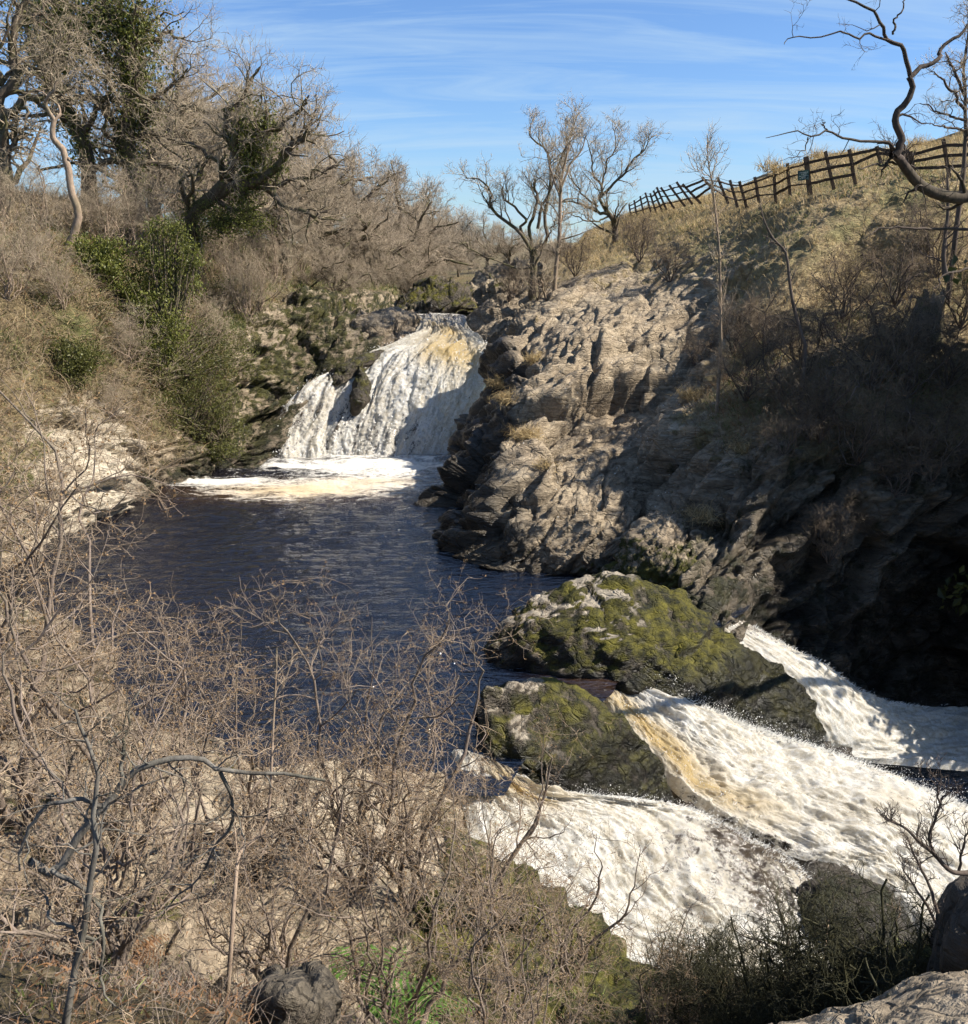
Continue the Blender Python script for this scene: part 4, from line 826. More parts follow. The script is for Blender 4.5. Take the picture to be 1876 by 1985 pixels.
def tree(name, label, cat, limbs, levels, bark, twig, group=None, ivy=None, wob=.15, seed=1, sides=8, crown='crown', base=None, thin=1.0):
    """limbs: [(points, r0, r1), ...], the first is the trunk; levels: grow() settings, first level joins the branches"""
    g = np.random.default_rng(seed)
    Q = 18; limbs = [(l[0], l[1] * thin, l[2] * thin) for l in limbs]
    pp = np.stack([resample(l[0], Q, wob * (.5 if i == 0 else 1), seed * 13 + i) for i, l in enumerate(limbs)])
    pr = np.stack([np.linspace(1, 0, Q) ** .8 * (l[1] - l[2]) + l[2] for l in limbs])
    if base is None:
        z = ground(*pp[0, 0, :2])
        if pp[0, 0, 2] > z - .05 and pp[0, 0, 2] - z < 4.5 and name not in ('overhanging_tree', 'bilberry_bush'):
            pp[0] = resample([[pp[0, 0, 0], pp[0, 0, 1], z - .15]] + [list(q) for q in pp[0]], Q)
    base = pp[0, 0].copy() if base is None else np.array(base)
    root = thing(name, label, cat, tuple(base), group)
    for i in range(len(limbs)):
        r = pr[i:i + 1].copy()
        if i == 0: r[0, 0] *= 1.35; r[0, 1] *= 1.12
        obj('trunk' if i == 0 else 'limb', Buf().tubes(pp[i:i + 1], r, sides).mesh('trunk' if i == 0 else 'limb', base), bark, root)
    cur, cr_ = pp, pr; tw = Buf(); br = Buf(); tips = None
    for li, lv in enumerate(levels):
        lv = dict(lv); sd = lv.pop('sides', 3); k = lv.pop('k'); skip0 = lv.pop('skip0', False)
        if li == 0:
            ln = np.linalg.norm(np.diff(pp, axis=1), axis=-1).sum(1)
            kk = np.maximum(1, (k * ln / ln.mean())).astype(int)
            if skip0: kk[0] = max(1, kk[0] // 3)
            k = kk
        cur, cr_ = grow(cur, cr_, k, g=g, **lv)
        (br if li == 0 else tw).tubes(cur, cr_, sd); tips = cur
    if br.n: obj('branches', br.mesh('branches', base), bark, root)['kind'] = 'stuff'
    if tw.n: obj(crown, tw.mesh(crown, base), twig, root)['kind'] = 'stuff'
    if ivy:
        vv = Buf()
        for (li, t0, t1, n, spread, size) in ivy:
            t = g.uniform(t0, t1, n) * (Q - 1); i = np.minimum(t.astype(int), Q - 2); a = (t - i)[:, None]
            c = pp[li, i] * (1 - a) + pp[li, i + 1] * a
            cl = perlin(np.stack([t * .6, t * 0 + li, t * 0], -1))
            o = g.normal(size=(n, 3)) * spread * (.75 + .8 * cl[:, None]); o[:, 2] *= 1.6
            vv.add(*leafquads(c + o, size, 1.2, .2, .7, g))
        obj('ivy', vv.mesh('ivy', base, False), ivy_mat, root)['kind'] = 'stuff'
    return root
ivy_mat = M['ivy']
def pl(Y, *uv):
    """polyline of image pixels; Y a chosen depth or (near, far) pair along it"""
    n = len(uv); ys = np.linspace(Y[0], Y[1], n) if isinstance(Y, tuple) else [Y] * n
    return [P(u, v, y) for (u, v), y in zip(uv, ys)]
def z1(Y, *q): return pl(Y, *[(a / 3.0, b / 3.0) for a, b in q])
def z2(Y, *q): return pl(Y, *[(625.3 + a / 3.0, b / 3.0) for a, b in q])
def z3(Y, *q): return pl(Y, *[(1250.6 + a / 3.0, b / 3.0) for a, b in q])

# ---------------------------------------------------------------- trees of the left bank
L_oak = [dict(k=10, L=3.2, Q=7, wig=.38, up=.12, rr=.5, rmin=.028, t0=.15, sides=4), dict(k=6, L=1.7, Q=5, wig=.36, up=.10, rr=.5, rmin=.012, t0=.2), dict(k=7, L=.85, Q=4, wig=.3, up=.08, rr=.6, rmin=.008, t0=.25)]
tree('oak_tree', 'old oak cut by the left edge of the photo with a bare forked trunk', 'tree',
     [(z1(40, (20, 1180), (25, 1080), (12, 900), (8, 760), (0, 690)), .36, .25),
      (z1(40, (0, 690), (60, 640), (150, 590), (235, 565), (330, 560), (420, 600)), .20, .05),
      (z1(40, (0, 700), (15, 560), (95, 430), (65, 330), (85, 150), (160, -20), (200, -160)), .24, .06),
      (z1((40, 41), (80, 420), (180, 425), (300, 300), (420, 260)), .12, .03),
      (z1((40, 38), (5, 480), (-60, 300), (-90, 100), (-60, -100)), .2, .05),
      (z1((40, 42), (0, 500), (90, 380), (0, 370), (-100, 330)), .1, .04),
      (z1((40, 41), (85, 150), (200, 100), (330, -40)), .1, .03)],
     L_oak, M['bark'], M['twig'], wob=.25, seed=3, group=None)
tree('ivy_clad_tree', 'tall leaning tree wrapped in ivy second from the left', 'tree',
     [(z1(46, (520, 1120), (500, 880), (420, 700), (340, 550), (300, 430), (330, 250), (370, 120), (330, -60)), .36, .12),
      (z1((46, 45), (360, 200), (440, 160), (540, 130), (600, 60)), .16, .04),
      (z1((46, 47), (310, 440), (210, 350), (180, 220), (130, 80)), .16, .04),
      (z1((46, 44), (480, 800), (560, 640), (640, 500), (620, 380)), .14, .04),
      (z1((46, 47), (330, 260), (250, 120), (220, -60)), .14, .04)],
     L_oak, M['bark'], M['twig'], wob=.3, seed=4,
     ivy=[(0, .12, .75, 3800, .42, .13), (0, .62, 1.0, 6500, 1.15, .13), (4, .1, 1, 4200, .85, .13), (1, 0, .9, 3000, .6, .13)])
tree('ivy_clad_tree', 'tallest ivy wrapped tree with long right hand boughs above the evergreen bush', 'tree',
     [(z1(46, (775, 1150), (760, 1000), (745, 850), (735, 720), (770, 550), (785, 450), (745, 320), (690, 200), (620, 120), (600, -40)), .46, .12),
      (z1((46, 45), (785, 450), (770, 250), (790, 80), (830, -60)), .2, .05),
      (z1((46, 43), (800, 800), (880, 780), (1000, 770), (1150, 830), (1240, 820)), .16, .04),
      (z1((46, 44), (800, 740), (870, 690), (950, 640), (1080, 620), (1160, 655), (1330, 640), (1480, 640)), .19, .05),
      (z1((46, 45), (760, 850), (660, 820), (610, 760), (640, 620)), .16, .05),
      (z1((46, 46), (740, 320), (880, 240), (990, 200), (1080, 230)), .13, .03),
      (z1((46, 47), (745, 330), (650, 330), (560, 330), (500, 280)), .12, .03),
      (z1((46, 44), (780, 560), (900, 560), (1000, 500), (1090, 400)), .12, .03)],
     L_oak, M['bark'], M['twig'], wob=.3, seed=6,
     ivy=[(0, .05, .62, 4300, .42, .13), (0, .6, 1, 4600, .85, .13), (1, .0, .9, 3600, .75, .13), (3, .0, .3, 700, .3, .13)])
tree('twisted_tree', 'pale twisted bare trunk without ivy standing alone at the brink of the left bank', 'tree',
     [(z1(36.5, (405, 1440), (440, 1330), (458, 1240), (420, 1130), (405, 1050), (398, 980), (378, 930), (368, 870), (325, 830), (308, 790), (315, 700)), .20, .13),
      (z1((36.5, 36.2), (315, 700), (280, 640), (268, 590), (300, 540), (330, 470)), .11, .03),
      (z1((36.5, 36.8), (318, 700), (345, 670), (340, 620), (250, 540), (150, 500)), .08, .02),
      (z1(36.5, (392, 960), (400, 930), (412, 925)), .07, .03)],
     [dict(k=4, L=1.2, Q=5, wig=.4, up=.1, rr=.4, rmin=.012, t0=.7, skip0=True), dict(k=5, L=.6, Q=4, wig=.3, rmin=.008)], M['pale_bark'], M['twig'], wob=.06, seed=8, thin=.75)
tree('leaning_oak', 'dark oak leaning right over the river with an ivy covered stem', 'tree',
     [(z1((42, 40), (1105, 1330), (1140, 1230), (1250, 1120), (1330, 1020), (1360, 880), (1370, 780)), .32, .10),
      (z1((41.5, 39), (1200, 1160), (1330, 1090), (1500, 1055), (1620, 960), (1730, 830), (1790, 760)), .24, .08),
      (z1((42, 43), (1130, 1230), (1150, 1050), (1180, 950), (1250, 900)), .15, .05),
      (z1((41, 40), (1400, 1150), (1440, 950), (1460, 830), (1500, 760), (1560, 730)), .22, .06),
      (z1((41, 39), (1400, 1080), (1560, 1090), (1700, 1060), (1800, 1000), (1900, 1010)), .12, .03),
      (z1((41, 38), (1450, 820), (1600, 760), (1720, 660), (1800, 560)), .12, .03),
      (z1((41, 40), (1360, 880), (1300, 700), (1380, 600), (1450, 500), (1500, 380)), .13, .03),
      (z1((41, 39), (1500, 1050), (1640, 1180), (1800, 1250), (1900, 1240)), .13, .03),
      (z1((41, 42), (1330, 1020), (1200, 880), (1050, 830), (960, 790)), .10, .03)],
     L_oak, M['bark'], M['twig'], wob=.25, seed=9, ivy=[(3, 0, .95, 5200, .45, .11), (1, .3, .7, 900, .22, .10), (0, .0, .25, 1500, .8, .09)])

# oaks in a row up the valley: three of their own, the rest copies
def oak(label, seed, h=9.0, group='bare oaks lining the valley'):
    g = np.random.default_rng(seed)
    tr = [np.array([0, 0, 0]), np.array([.1, 0, .16 * h]), np.array([-.15, .1, .3 * h]), np.array([.1, 0, .48 * h])]
    limbs = [(tr, .035 * h, .018 * h)]
    for k in range(10):
        a = k * 2.4 + g.uniform(-.4, .4); s = g.uniform(.12, .46); el = g.uniform(.15, 1.2)
        b = catmull(np.array(tr, float), 20)[int(s / .48 * 19)]
        d = np.array([math.cos(a) * math.cos(el), math.sin(a) * math.cos(el), math.sin(el)]); l = h * g.uniform(.42, .62)
        limbs.append(([b, b + d * l * .35 + [0, 0, .03 * h], b + d * l * .7 + g.normal(size=3) * .05 * h, b + d * l + g.normal(size=3) * .06 * h], .016 * h, .004 * h))
    return tree('oak_tree', label, 'tree', limbs,
                [dict(k=10, L=.27 * h, Q=6, wig=.4, up=.12, rr=.55, rmin=.02, t0=.2, sides=3), dict(k=8, L=.16 * h, Q=4, wig=.36, up=.1, rr=.55, rmin=.014, t0=.2), dict(k=8, L=.085 * h, Q=3, wig=.3, up=.1, rr=.6, rmin=.011, t0=.2)],
                M['bark'], M['twig_far'], group, wob=.03 * h, seed=seed)
protos = [oak('bare oak whose crown stands just right of the leaning oak', 21), oak('bare oak with a wide low crown over the mossy cliff', 22), oak('bare oak with a grey brown crown at mid valley', 23)]
row = [(565, 50, 1.02, 0, None), (470, 53, 1.0, 1, 'bare oak behind the ivy stem of the leaning oak'), (625, 57, 1.0, 1, None), (560, 64, 1.1, 2, 'bare oak crown showing above the low crown by the cliff'),
       (690, 66, .97, 2, None), (640, 74, 1.1, 0, 'bare oak filling the gap behind the mid valley crown'), (745, 76, .92, 0, 'bare oak whose crown slopes down toward the valley gap'), (705, 86, 1.05, 1, 'bare oak crown between the two that slope to the gap'),
       (790, 88, .86, 1, 'bare oak near the foot of the sloping row of crowns'), (760, 98, 1.0, 2, 'bare oak behind the foot of the sloping row'), (828, 102, .85, 2, 'low bare oak at the end of the row by the upper stream'), (858, 122, .85, 0, 'last small bare oak before the gap in the skyline'),
       (768, 80, 1.2, 1, 'bare oak filling the dip of the tree line left of the gap'), (812, 94, 1.2, 2, 'bare oak on the last slope of the tree line before the gap'), (846, 108, 1.15, 0, 'bare oak standing lowest in the descending tree line'), (330, 56, 1.22, 1, 'bare oak crown filling the sky right of the tallest ivy tree'), (395, 54, 1.15, 2, 'bare oak crown between the tallest ivy tree and the leaning oak'), (450, 58, 1.2, 0, 'bare oak crown above the leaning oak'), (515, 60, 1.15, 1, 'bare oak whose top twigs stand highest behind the leaning oak'),
       (655, 50, .45, 2, 'low spreading bare oak branching just above the mossy cliff top'), (735, 62, .5, 1, 'short bare oak at the river bend above the lip slab'), (800, 75, .5, 0, 'small bare oak by the blue stretch of stream')]
seen = set()
for (u, Y, sc, k, lab) in row:
    loc = foot(u, Y, .1)
    if k not in seen and lab is None:
        r = protos[k]; r.location = loc; r.scale = (sc, sc, sc); r.rotation_euler = (0, 0, rng.uniform(0, 6)); seen.add(k)
    else:
        dup(protos[k], loc, rng.uniform(0, 6.28), sc, lab)
far = [(872, 150, .95, 'hazy round topped bare tree in the gap of the valley'), (915, 150, .7, 'small far tree just right of the gap'), (945, 130, .8, 'far bare tree behind the left limb of the multi stemmed tree'), (985, 120, .72, 'far bare tree behind the multi stemmed trunk'),
       (1040, 110, .6, 'far bare tree low on the right behind the multi stemmed tree'), (1090, 105, .55, 'low far tree under the hillside hawthorn'), (890, 105, .5, 'low brown thicket tree by the stream in the gap'), (835, 80, .38, 'low bare tree at the head of the blue stream')]
for (u, Y, sc, lab) in far:
    dup(protos[int(Y) % 3], foot(u, Y, .2), rng.uniform(0, 6.28), sc, lab)['group'] = 'far trees up the valley'

# ---------------------------------------------------------------- trees right of the fall
L_small = [dict(k=11, L=1.7, Q=6, wig=.3, up=.28, rr=.5, rmin=.014, t0=.25, sides=4), dict(k=8, L=.9, Q=5, wig=.28, up=.2, rr=.5, rmin=.010, t0=.2), dict(k=5, L=.4, Q=3, wig=.25, up=.15, rr=.6, rmin=.007, t0=.3)]
tree('multi_stemmed_tree', 'bare multi stemmed tree with dark forked trunk right of the main fall', 'tree',
     [(z2(45, (1225, 1640), (1225, 1540), (1225, 1450)), .30, .22),
      (z2((45, 44), (1215, 1470), (1180, 1400), (1110, 1320), (1010, 1240), (968, 1190), (985, 1140), (955, 1100), (910, 1040), (835, 1030)), .15, .03),
      (z2((45, 44.5), (1180, 1400), (1155, 1330), (1180, 1280), (1110, 1200), (1050, 1150), (1050, 1090)), .12, .05),
      (z2((45, 45), (1220, 1450), (1200, 1310), (1250, 1200), (1235, 1110), (1232, 1040)), .14, .06),
      (z2((45, 46), (1250, 1460), (1300, 1400), (1290, 1250), (1320, 1100), (1320, 940), (1280, 860), (1210, 790), (1200, 740)), .15, .03),
      (z2((45, 44), (1250, 1330), (1270, 1220), (1300, 1150), (1360, 1000), (1400, 880), (1440, 780), (1490, 660)), .12, .02),
      (z2((45, 43), (1300, 1400), (1330, 1330), (1360, 1270)), .07, .03),
      (z2((45, 44), (1215, 1560), (1120, 1560), (1000, 1510), (880, 1460), (790, 1400)), .08, .02)],
     L_small, M['bark'], M['twig'], wob=.12, seed=31, thin=.6)
tree('slender_tree', 'slender pale stemmed tree rising just right of the multi stemmed trunk', 'tree',
     [(z2(43, (1345, 1830), (1350, 1620), (1375, 1400), (1380, 1200), (1388, 1050), (1420, 900), (1440, 820)), .10, .03),
      (z2((43, 42), (1320, 1800), (1280, 1680), (1270, 1600)), .06, .02),
      (z2((43, 43.5), (1385, 1100), (1440, 960), (1500, 880), (1540, 760)), .05, .015), (z2((43, 42.5), (1380, 1150), (1330, 1000), (1300, 880)), .04, .012)],
     L_small, M['pale_bark'], M['twig'], wob=.06, seed=33)
tree('hawthorn_tree', 'wide bare hawthorn on the hillside left of the fence', 'tree',
     [(z2(55, (1705, 1430), (1700, 1340), (1690, 1280), (1650, 1230)), .30, .2),
      (z2((55, 54), (1670, 1250), (1600, 1230), (1500, 1190), (1440, 1170), (1330, 1185)), .16, .03),
      (z2((55, 55), (1650, 1230), (1610, 1150), (1620, 1080), (1570, 1000), (1560, 900), (1520, 780)), .15, .02),
      (z2((55, 55), (1610, 1150), (1680, 1080), (1750, 1010), (1820, 920), (1876, 850), (1920, 760)), .14, .02),
      (z2((55, 56), (1620, 1100), (1650, 960), (1700, 860), (1690, 740)), .10, .02),
      (z2((55, 54), (1600, 1200), (1520, 1140), (1450, 1050), (1400, 980)), .10, .02),
      (z2((55, 53), (1660, 1260), (1580, 1290), (1480, 1260), (1400, 1230)), .09, .02)],
     [dict(k=12, L=1.9, Q=6, wig=.3, up=.25, rr=.5, rmin=.018, t0=.2, sides=4), dict(k=7, L=1.0, Q=5, wig=.28, up=.2, rr=.5, rmin=.011, t0=.2), dict(k=6, L=.5, Q=3, wig=.25, up=.15, rr=.6, rmin=.008, t0=.3)], M['bark'], M['twig'], wob=.15, seed=35, thin=.6)

# the tree whose boughs reach in from the right
tree('overhanging_tree', 'near bare tree reaching in from the right edge with a crooked dark bough', 'tree',
     [([np.array([16.0, 22.5, ground(16.0, 22.5) - .2]), np.array([14.2, 20.0, 3.6]), np.array([11.0, 16.3, 5.6])] + z3((14, 13.2), (2100, 1190), (1876, 1155), (1700, 1130), (1570, 1050), (1480, 930), (1440, 900)), .19, .075),
      (z3(13.2, (1448, 905), (1482, 860), (1490, 800), (1462, 720), (1458, 650), (1520, 590), (1550, 520), (1540, 440)), .085, .055),
      (z3((13.2, 13.0), (1540, 440), (1515, 340), (1480, 270), (1400, 220), (1372, 140), (1320, 60), (1200, 0), (1080, -30)), .05, .014),
      (z3((13.2, 13.6), (1540, 450), (1600, 400), (1690, 350), (1720, 300), (1800, 220), (1880, 140), (1980, 60)), .055, .02),
      (z3((13.1, 12.6), (1440, 245), (1300, 200), (1230, 215), (1150, 190), (1000, 215), (850, 215), (805, 255)), .025, .006),
      (z3((13.2, 12.4), (1445, 870), (1400, 820), (1250, 822), (1150, 800), (1060, 762), (950, 795), (860, 772), (700, 795)), .034, .006),
      (z3((12.8, 12.6), (1060, 762), (1040, 730), (1030, 702)), .016, .006),
      (z3((12.7, 12.3), (945, 800), (930, 850), (890, 905), (780, 930)), .013, .004),
      (z3((13, 13.2), (1440, 200), (1450, 120), (1500, 40), (1520, -60)), .025, .008),
      (z3((14, 13), (1876, 1335), (1650, 1330), (1480, 1325), (1370, 1330), (1280, 1385)), .035, .006),
      (z3((13.5, 13), (1480, 950), (1400, 955), (1320, 960), (1230, 985)), .03, .012),
      (z3((14, 13.4), (1876, 1560), (1740, 1600), (1680, 1690)), .03, .008)],
     [dict(k=5, L=.75, Q=6, wig=.42, up=.12, rr=.42, rmin=.005, t0=.25, sides=4, skip0=True), dict(k=6, L=.36, Q=5, wig=.4, up=.1, rr=.5, rmin=.003, t0=.2), dict(k=3, L=.14, Q=3, wig=.3, up=.1, rr=.6, rmin=.0026, t0=.3)],
     M['dark_bark'], M['twig_dark'], wob=.05, seed=41, sides=9, thin=.6)
tree('small_tree', 'small grey twiggy tree behind the crooked bough at the right edge', 'tree',
     [(z3(30, (1850, 1000), (1860, 800), (1865, 600), (1850, 430), (1870, 250), (1890, 60)), .065, .02),
      (z3((30, 29), (1860, 640), (1760, 500), (1680, 420)), .05, .015), (z3((30, 29), (1860, 560), (1780, 380), (1740, 300)), .05, .012),
      (z3((30, 30), (1860, 700), (1720, 660), (1600, 590)), .04, .01), (z3((30, 31), (1865, 600), (1960, 450), (2020, 300)), .05, .012), (z3((30, 29), (1860, 760), (1750, 740), (1650, 720)), .04, .01)],
     [dict(k=9, L=1.1, Q=6, wig=.34, up=.1, rr=.5, rmin=.011, t0=.2, sides=4), dict(k=6, L=.6, Q=4, wig=.3, up=.1, rr=.5, rmin=.007, t0=.2), dict(k=4, L=.3, Q=3, wig=.3, rmin=.005, t0=.3)], M['twig_dark'], M['twig'], wob=.08, seed=43)

# saplings, shrubs and the stump on the right slope
L_sap = [dict(k=26, L=.9, Q=5, wig=.22, up=.35, rr=.45, rmin=.008, t0=.15, sides=4), dict(k=6, L=.4, Q=3, wig=.25, up=.2, rr=.6, rmin=.005, t0=.2)]
tree('sapling', 'tall thin pale sapling with a fine top standing before the fence', 'sapling',
     [(z3(27, (440, 2010), (438, 1800), (430, 1500), (405, 1200), (385, 1040), (365, 940), (360, 830)), .040, .006), (z3((27, 26), (385, 1040), (330, 1000), (290, 985)), .012, .004), (z3((27, 27.5), (385, 1030), (410, 950), (420, 890)), .012, .004)],
     L_sap, M['pale_bark'], M['twig'], wob=.05, seed=51)
tree('sapling', 'dark slender bent sapling right of the pale one', 'sapling',
     [(z3(25, (930, 2020), (880, 1850), (840, 1650), (815, 1470), (750, 1390), (690, 1290), (672, 1200)), .05, .012)],
     [dict(k=14, L=.7, Q=5, wig=.25, up=.2, rr=.45, rmin=.007, t0=.15, sides=4), dict(k=4, L=.35, Q=3, wig=.25, rmin=.005)], M['twig_dark'], M['twig_dark'], wob=.06, seed=52)
tree('sapling', 'dark upright stem rising past the stump near the right edge', 'sapling',
     [(z3(23, (1745, 1600), (1735, 1500), (1740, 1400), (1760, 1250), (1755, 1100), (1760, 1000)), .06, .02)],
     [dict(k=14, L=.9, Q=6, wig=.3, up=.1, rr=.45, rmin=.007, t0=.15, sides=4), dict(k=5, L=.4, Q=3, wig=.3, rmin=.005)], M['twig_dark'], M['twig_dark'], wob=.06, seed=53)
def shrub(label, seed, h=1.8, n=9, name='bare_shrub', cat='shrub', bark=None, twig=None, group='bare shrubs on the right slope', spread=.8):
    g = np.random.default_rng(seed)
    limbs = []
    for k in range(n):
        a = g.uniform(0, 6.28); t = g.uniform(.2, spread)
        d = np.array([math.cos(a) * t, math.sin(a) * t, 1.0]); d /= np.linalg.norm(d); l = h * g.uniform(.7, 1.1)
        limbs.append(([np.zeros(3) + d * .02, d * l * .4 + g.normal(size=3) * .06 * h, d * l * .75 + g.normal(size=3) * .10 * h, d * l + g.normal(size=3) * .14 * h], .02 * h / 1.8, .006))
    return tree(name, label, cat, limbs, [dict(k=9, L=.5 * h, Q=5, wig=.36, up=.12, rr=.5, rmin=.006 if h > 1.4 else .003, t0=.2, sides=3), dict(k=6, L=.26 * h, Q=4, wig=.34, up=.08, rr=.6, rmin=.005 if h > 1.4 else .0026, t0=.2), dict(k=3, L=.11 * h, Q=3, wig=.3, rmin=.004 if h > 1.4 else .0022, t0=.3)],
                bark or M['twig_dark'], twig or M['twig_slope'], group, wob=.06 * h, seed=seed, sides=5, base=(0, 0, 0))
SH = [shrub('twiggy grey shrub spreading below the bent sapling', 61), shrub('dense bare shrub on the shaded slope under the stump', 62, 1.9, 11)]
spots = [(1600, 24.5, 1.55, 0, None), (1760, 26, 1.2, 1, None), (1690, 26, 1.35, 1, 'bare shrub midway between stump and bent sapling'), (1830, 24, 1.35, 0, 'bare shrub against the right edge below the stump'),
         (1420, 30, .95, 1, 'grey bare shrub round the foot of the pale sapling'), (1350, 32, .75, 0, 'low grey shrub left of the pale sapling on bare rock'), (1290, 40, 1.0, 0, 'purplish bare shrub in the turf below the fence end'), (1230, 44, 1.0, 1, 'purplish bare shrub below the hillside hawthorn'),
         (1560, 27, 1.0, 1, 'bare shrub on the light edge of the shaded slope'), (1490, 29, .8, 0, 'small bare shrub between both saplings'), (1850, 28.5, 1.1, 1, 'bare shrub behind the stump by the right edge'), (1450, 26.5, .9, 1, 'bare shrub at the left end of the shaded slope above the crag'), (1720, 29.5, 1.2, 0, 'bare shrub behind the dense one near the stump'), (1620, 29.5, 1.1, 1, 'bare shrub above the bent sapling foot'), (1680, 24, 1.0, 0, 'bare shrub low on the darkest slope'), (1580, 24.5, .9, 1, 'bare shrub close above the cliff brink at the left'), (1790, 31, 1.1, 1, 'bare shrub in the straw grass right of the stump'), (1840, 26.3, 1.0, 0, 'bare shrub in deep shade at the right edge'),
         (1640, 22.6, .8, 1, 'shrub hanging at the brink of the black cliff'),
         (1760, 23.4, .8, 0, 'shrub overhanging the darkest part of the cliff'), (1530, 23.2, .7, 0, 'straggly shrub at the left end of the cliff brink'), (1110, 47, .95, 1, 'bare shrub at the foot of the slender pale tree'), (1040, 43.5, .8, 0, 'bare shrub spilling over the lip rock'), (985, 46, .8, 1, 'thin bare shrub left of the multi stemmed trunk')]
seen = set()
for (u, Y, sc, k, lab) in spots:
    loc = foot(u, Y, .05)
    if lab is None: SH[k].location = loc; SH[k].scale = (sc,) * 3
    else: dup(SH[k], loc, rng.uniform(0, 6.28), sc, lab)

LSH = shrub('pale stemmed bare shrub right of the twisted pale trunk', 63, 2.6, 12, twig=M['twig'], bark=M['pale_bark'], group='bare shrubs on the left bank')
for k, (u, Y, sc, lab) in enumerate(((228, 38.6, 1.0, None), (275, 39.5, 1.1, 'pale stemmed bare shrub above the evergreen bush'), (185, 38.2, .8, 'low bare shrub between the twisted trunk and its neighbour'), (118, 38, .9, 'bare shrub left of the twisted pale trunk'), (395, 42, 1.1, 'bare shrub left of the leaning oak foot'), (455, 43, .9, 'bare shrub under the leaning oak bough'),
        (55, 36.5, .8, 'bare shrub near the left edge on the brow of the bank'), (335, 44, 1.2, 'bare shrub in the gap between ivy tree and leaning oak'), (85, 32.6, .7, 'scrubby bare shrub on the open left bank'), (35, 30.6, .8, 'bare shrub on the left bank at the edge of the photo'), (140, 31.6, .6, 'small bare shrub above the limestone face'), (485, 40.4, .9, 'bare shrub hanging over the mossy cliff'),
        (425, 37.4, .9, 'bare shrub in the green creeper left of the cliff'), (510, 41.5, .8, 'small bare shrub on the cliff top by the fall'), (245, 32.8, .7, 'bare shrub low on the bank under the evergreen bush'), (210, 30.6, .55, 'small bare shrub at the end of the limestone'), (540, 47, 1.0, 'bare shrub behind the mossy cliff top'), (600, 52, 1.0, 'bare shrub beneath the row of oaks by the cliff'))):
    loc = foot(u, Y, .05)
    if lab is None: LSH.location = loc; LSH.scale = (sc,) * 3
    else: dup(LSH, loc, rng.uniform(0, 6.28), sc, lab)

# stump
sb = foot(1778, 28, .1)
sr = thing('tree_stump', 'old broken tree stump standing in straw grass at the right', 'stump', tuple(sb))
k = np.linspace(0, 2 * math.pi, 25)[:-1]; zs = np.linspace(0, 1, 9)
rad = .62 * (1 - .45 * zs[:, None] ** .6) * (1 + .16 * np.sin(k * 5 + 1)[None] + .08 * np.sin(k * 9)[None])
hh = zs[:, None] * (1.25 + .28 * np.sin(k * 2 + .5) + .16 * np.sin(k * 7))[None]
V = np.stack([rad * np.cos(k) + .15 * zs[:, None], rad * np.sin(k), hh], -1)
i = np.arange(9 * 24).reshape(9, 24); j = np.roll(i, -1, 1)
f = np.stack([i[:-1], j[:-1], j[1:], i[1:]], -1).reshape(-1, 4)
obj('bole', mesh_np('bole', V.reshape(-1, 3), [f]), M['bark'], sr)
capv = np.concatenate([V[-1], [[.15, 0, .75]]]); a = np.arange(24)
obj('broken_top', mesh_np('broken_top', capv, [np.stack([a, np.roll(a, -1), np.full(24, 24)], -1)], None, False), M['pale_bark'], sr)

# ---------------------------------------------------------------- evergreens and trailing green on the left bank
def leafbush(name, label, cat, blobs, n, size, mat, stems=True):
    """blobs: (u, v, Y, radius x, radius z) clumps of leaves on bare stems"""
    g = np.random.default_rng(len(label))
    P0 = np.array([P(*b[:3]) for b in blobs]); base = P0[P0[:, 2].argmin()].copy(); base[1] += .6
    root = thing(name, label, cat, tuple(base))
    vv = Buf(); w_ = np.array([b[3] * b[4] for b in blobs]); cnt = (n * w_ / w_.sum()).astype(int)
    st = Buf()
    for c, b, m in zip(P0, blobs, cnt):
        # small sprays of leaves: clump centres, then leaves round each
        nc_ = max(6, m // 30); d = nrm(g.normal(size=(nc_, 3))) * g.uniform(.2, 1.25, (nc_, 1)) ** .6
        cc = c + d * np.array([b[3], b[3] * .8, b[4]])
        q = cc[g.integers(0, nc_, m)] + g.normal(size=(m, 3)) * np.array([.2, .2, .16]) * (b[3] / 1.0) ** .5
        vv.add(*leafquads(q, size, .8, .3, .55, g))
        s0 = np.repeat(base[None], 14, 0) + g.normal(size=(14, 3)) * .12; e0 = c + g.normal(size=(14, 3)) * np.array([b[3], b[3], b[4]]) * .5
        t = np.linspace(0, 1, 6)[None, :, None]; pth = s0[:, None] * (1 - t) + e0[:, None] * t + g.normal(size=(14, 6, 3)) * .06
        st.tubes(pth, np.linspace(.035, .012, 6)[None] * np.ones((14, 1)), 4)
    obj('stem', st.mesh('stem', base), M['bark'], root)
    o = obj('leaves', vv.mesh('leaves', base, False), mat, root); o['kind'] = 'stuff'
    return root
LB_=1
leafbush('evergreen_bush', 'bright olive green evergreen bush growing out of the left bank', 'bush',
         [(320, 490, 35.6, .95, .8), (340, 540, 35.4, .75, .8), (275, 550, 35.4, .75, .7), (300, 610, 34.8, .9, .7), (330, 640, 34.4, .8, .6), (290, 660, 34.2, .7, .6), (240, 580, 35, .7, .7), (305, 560, 35.0, .6, .5), (285, 590, 34.9, .6, .5), (300, 445, 35.5, .35, .45), (350, 450, 35.5, .4, .5), (375, 500, 35.4, .4, .5), (310, 690, 34, .45, .5)], 15500, .095, M['ivy'])
leafbush('evergreen_bush', 'darker rounded green bush at the foot of the twisted pale trunk', 'bush',
         [(175, 490, 35.2, .7, .55), (210, 500, 35.1, .7, .6), (165, 520, 34.8, .5, .45), (200, 535, 34.8, .6, .5)], 7000, .10, M['ivy'])
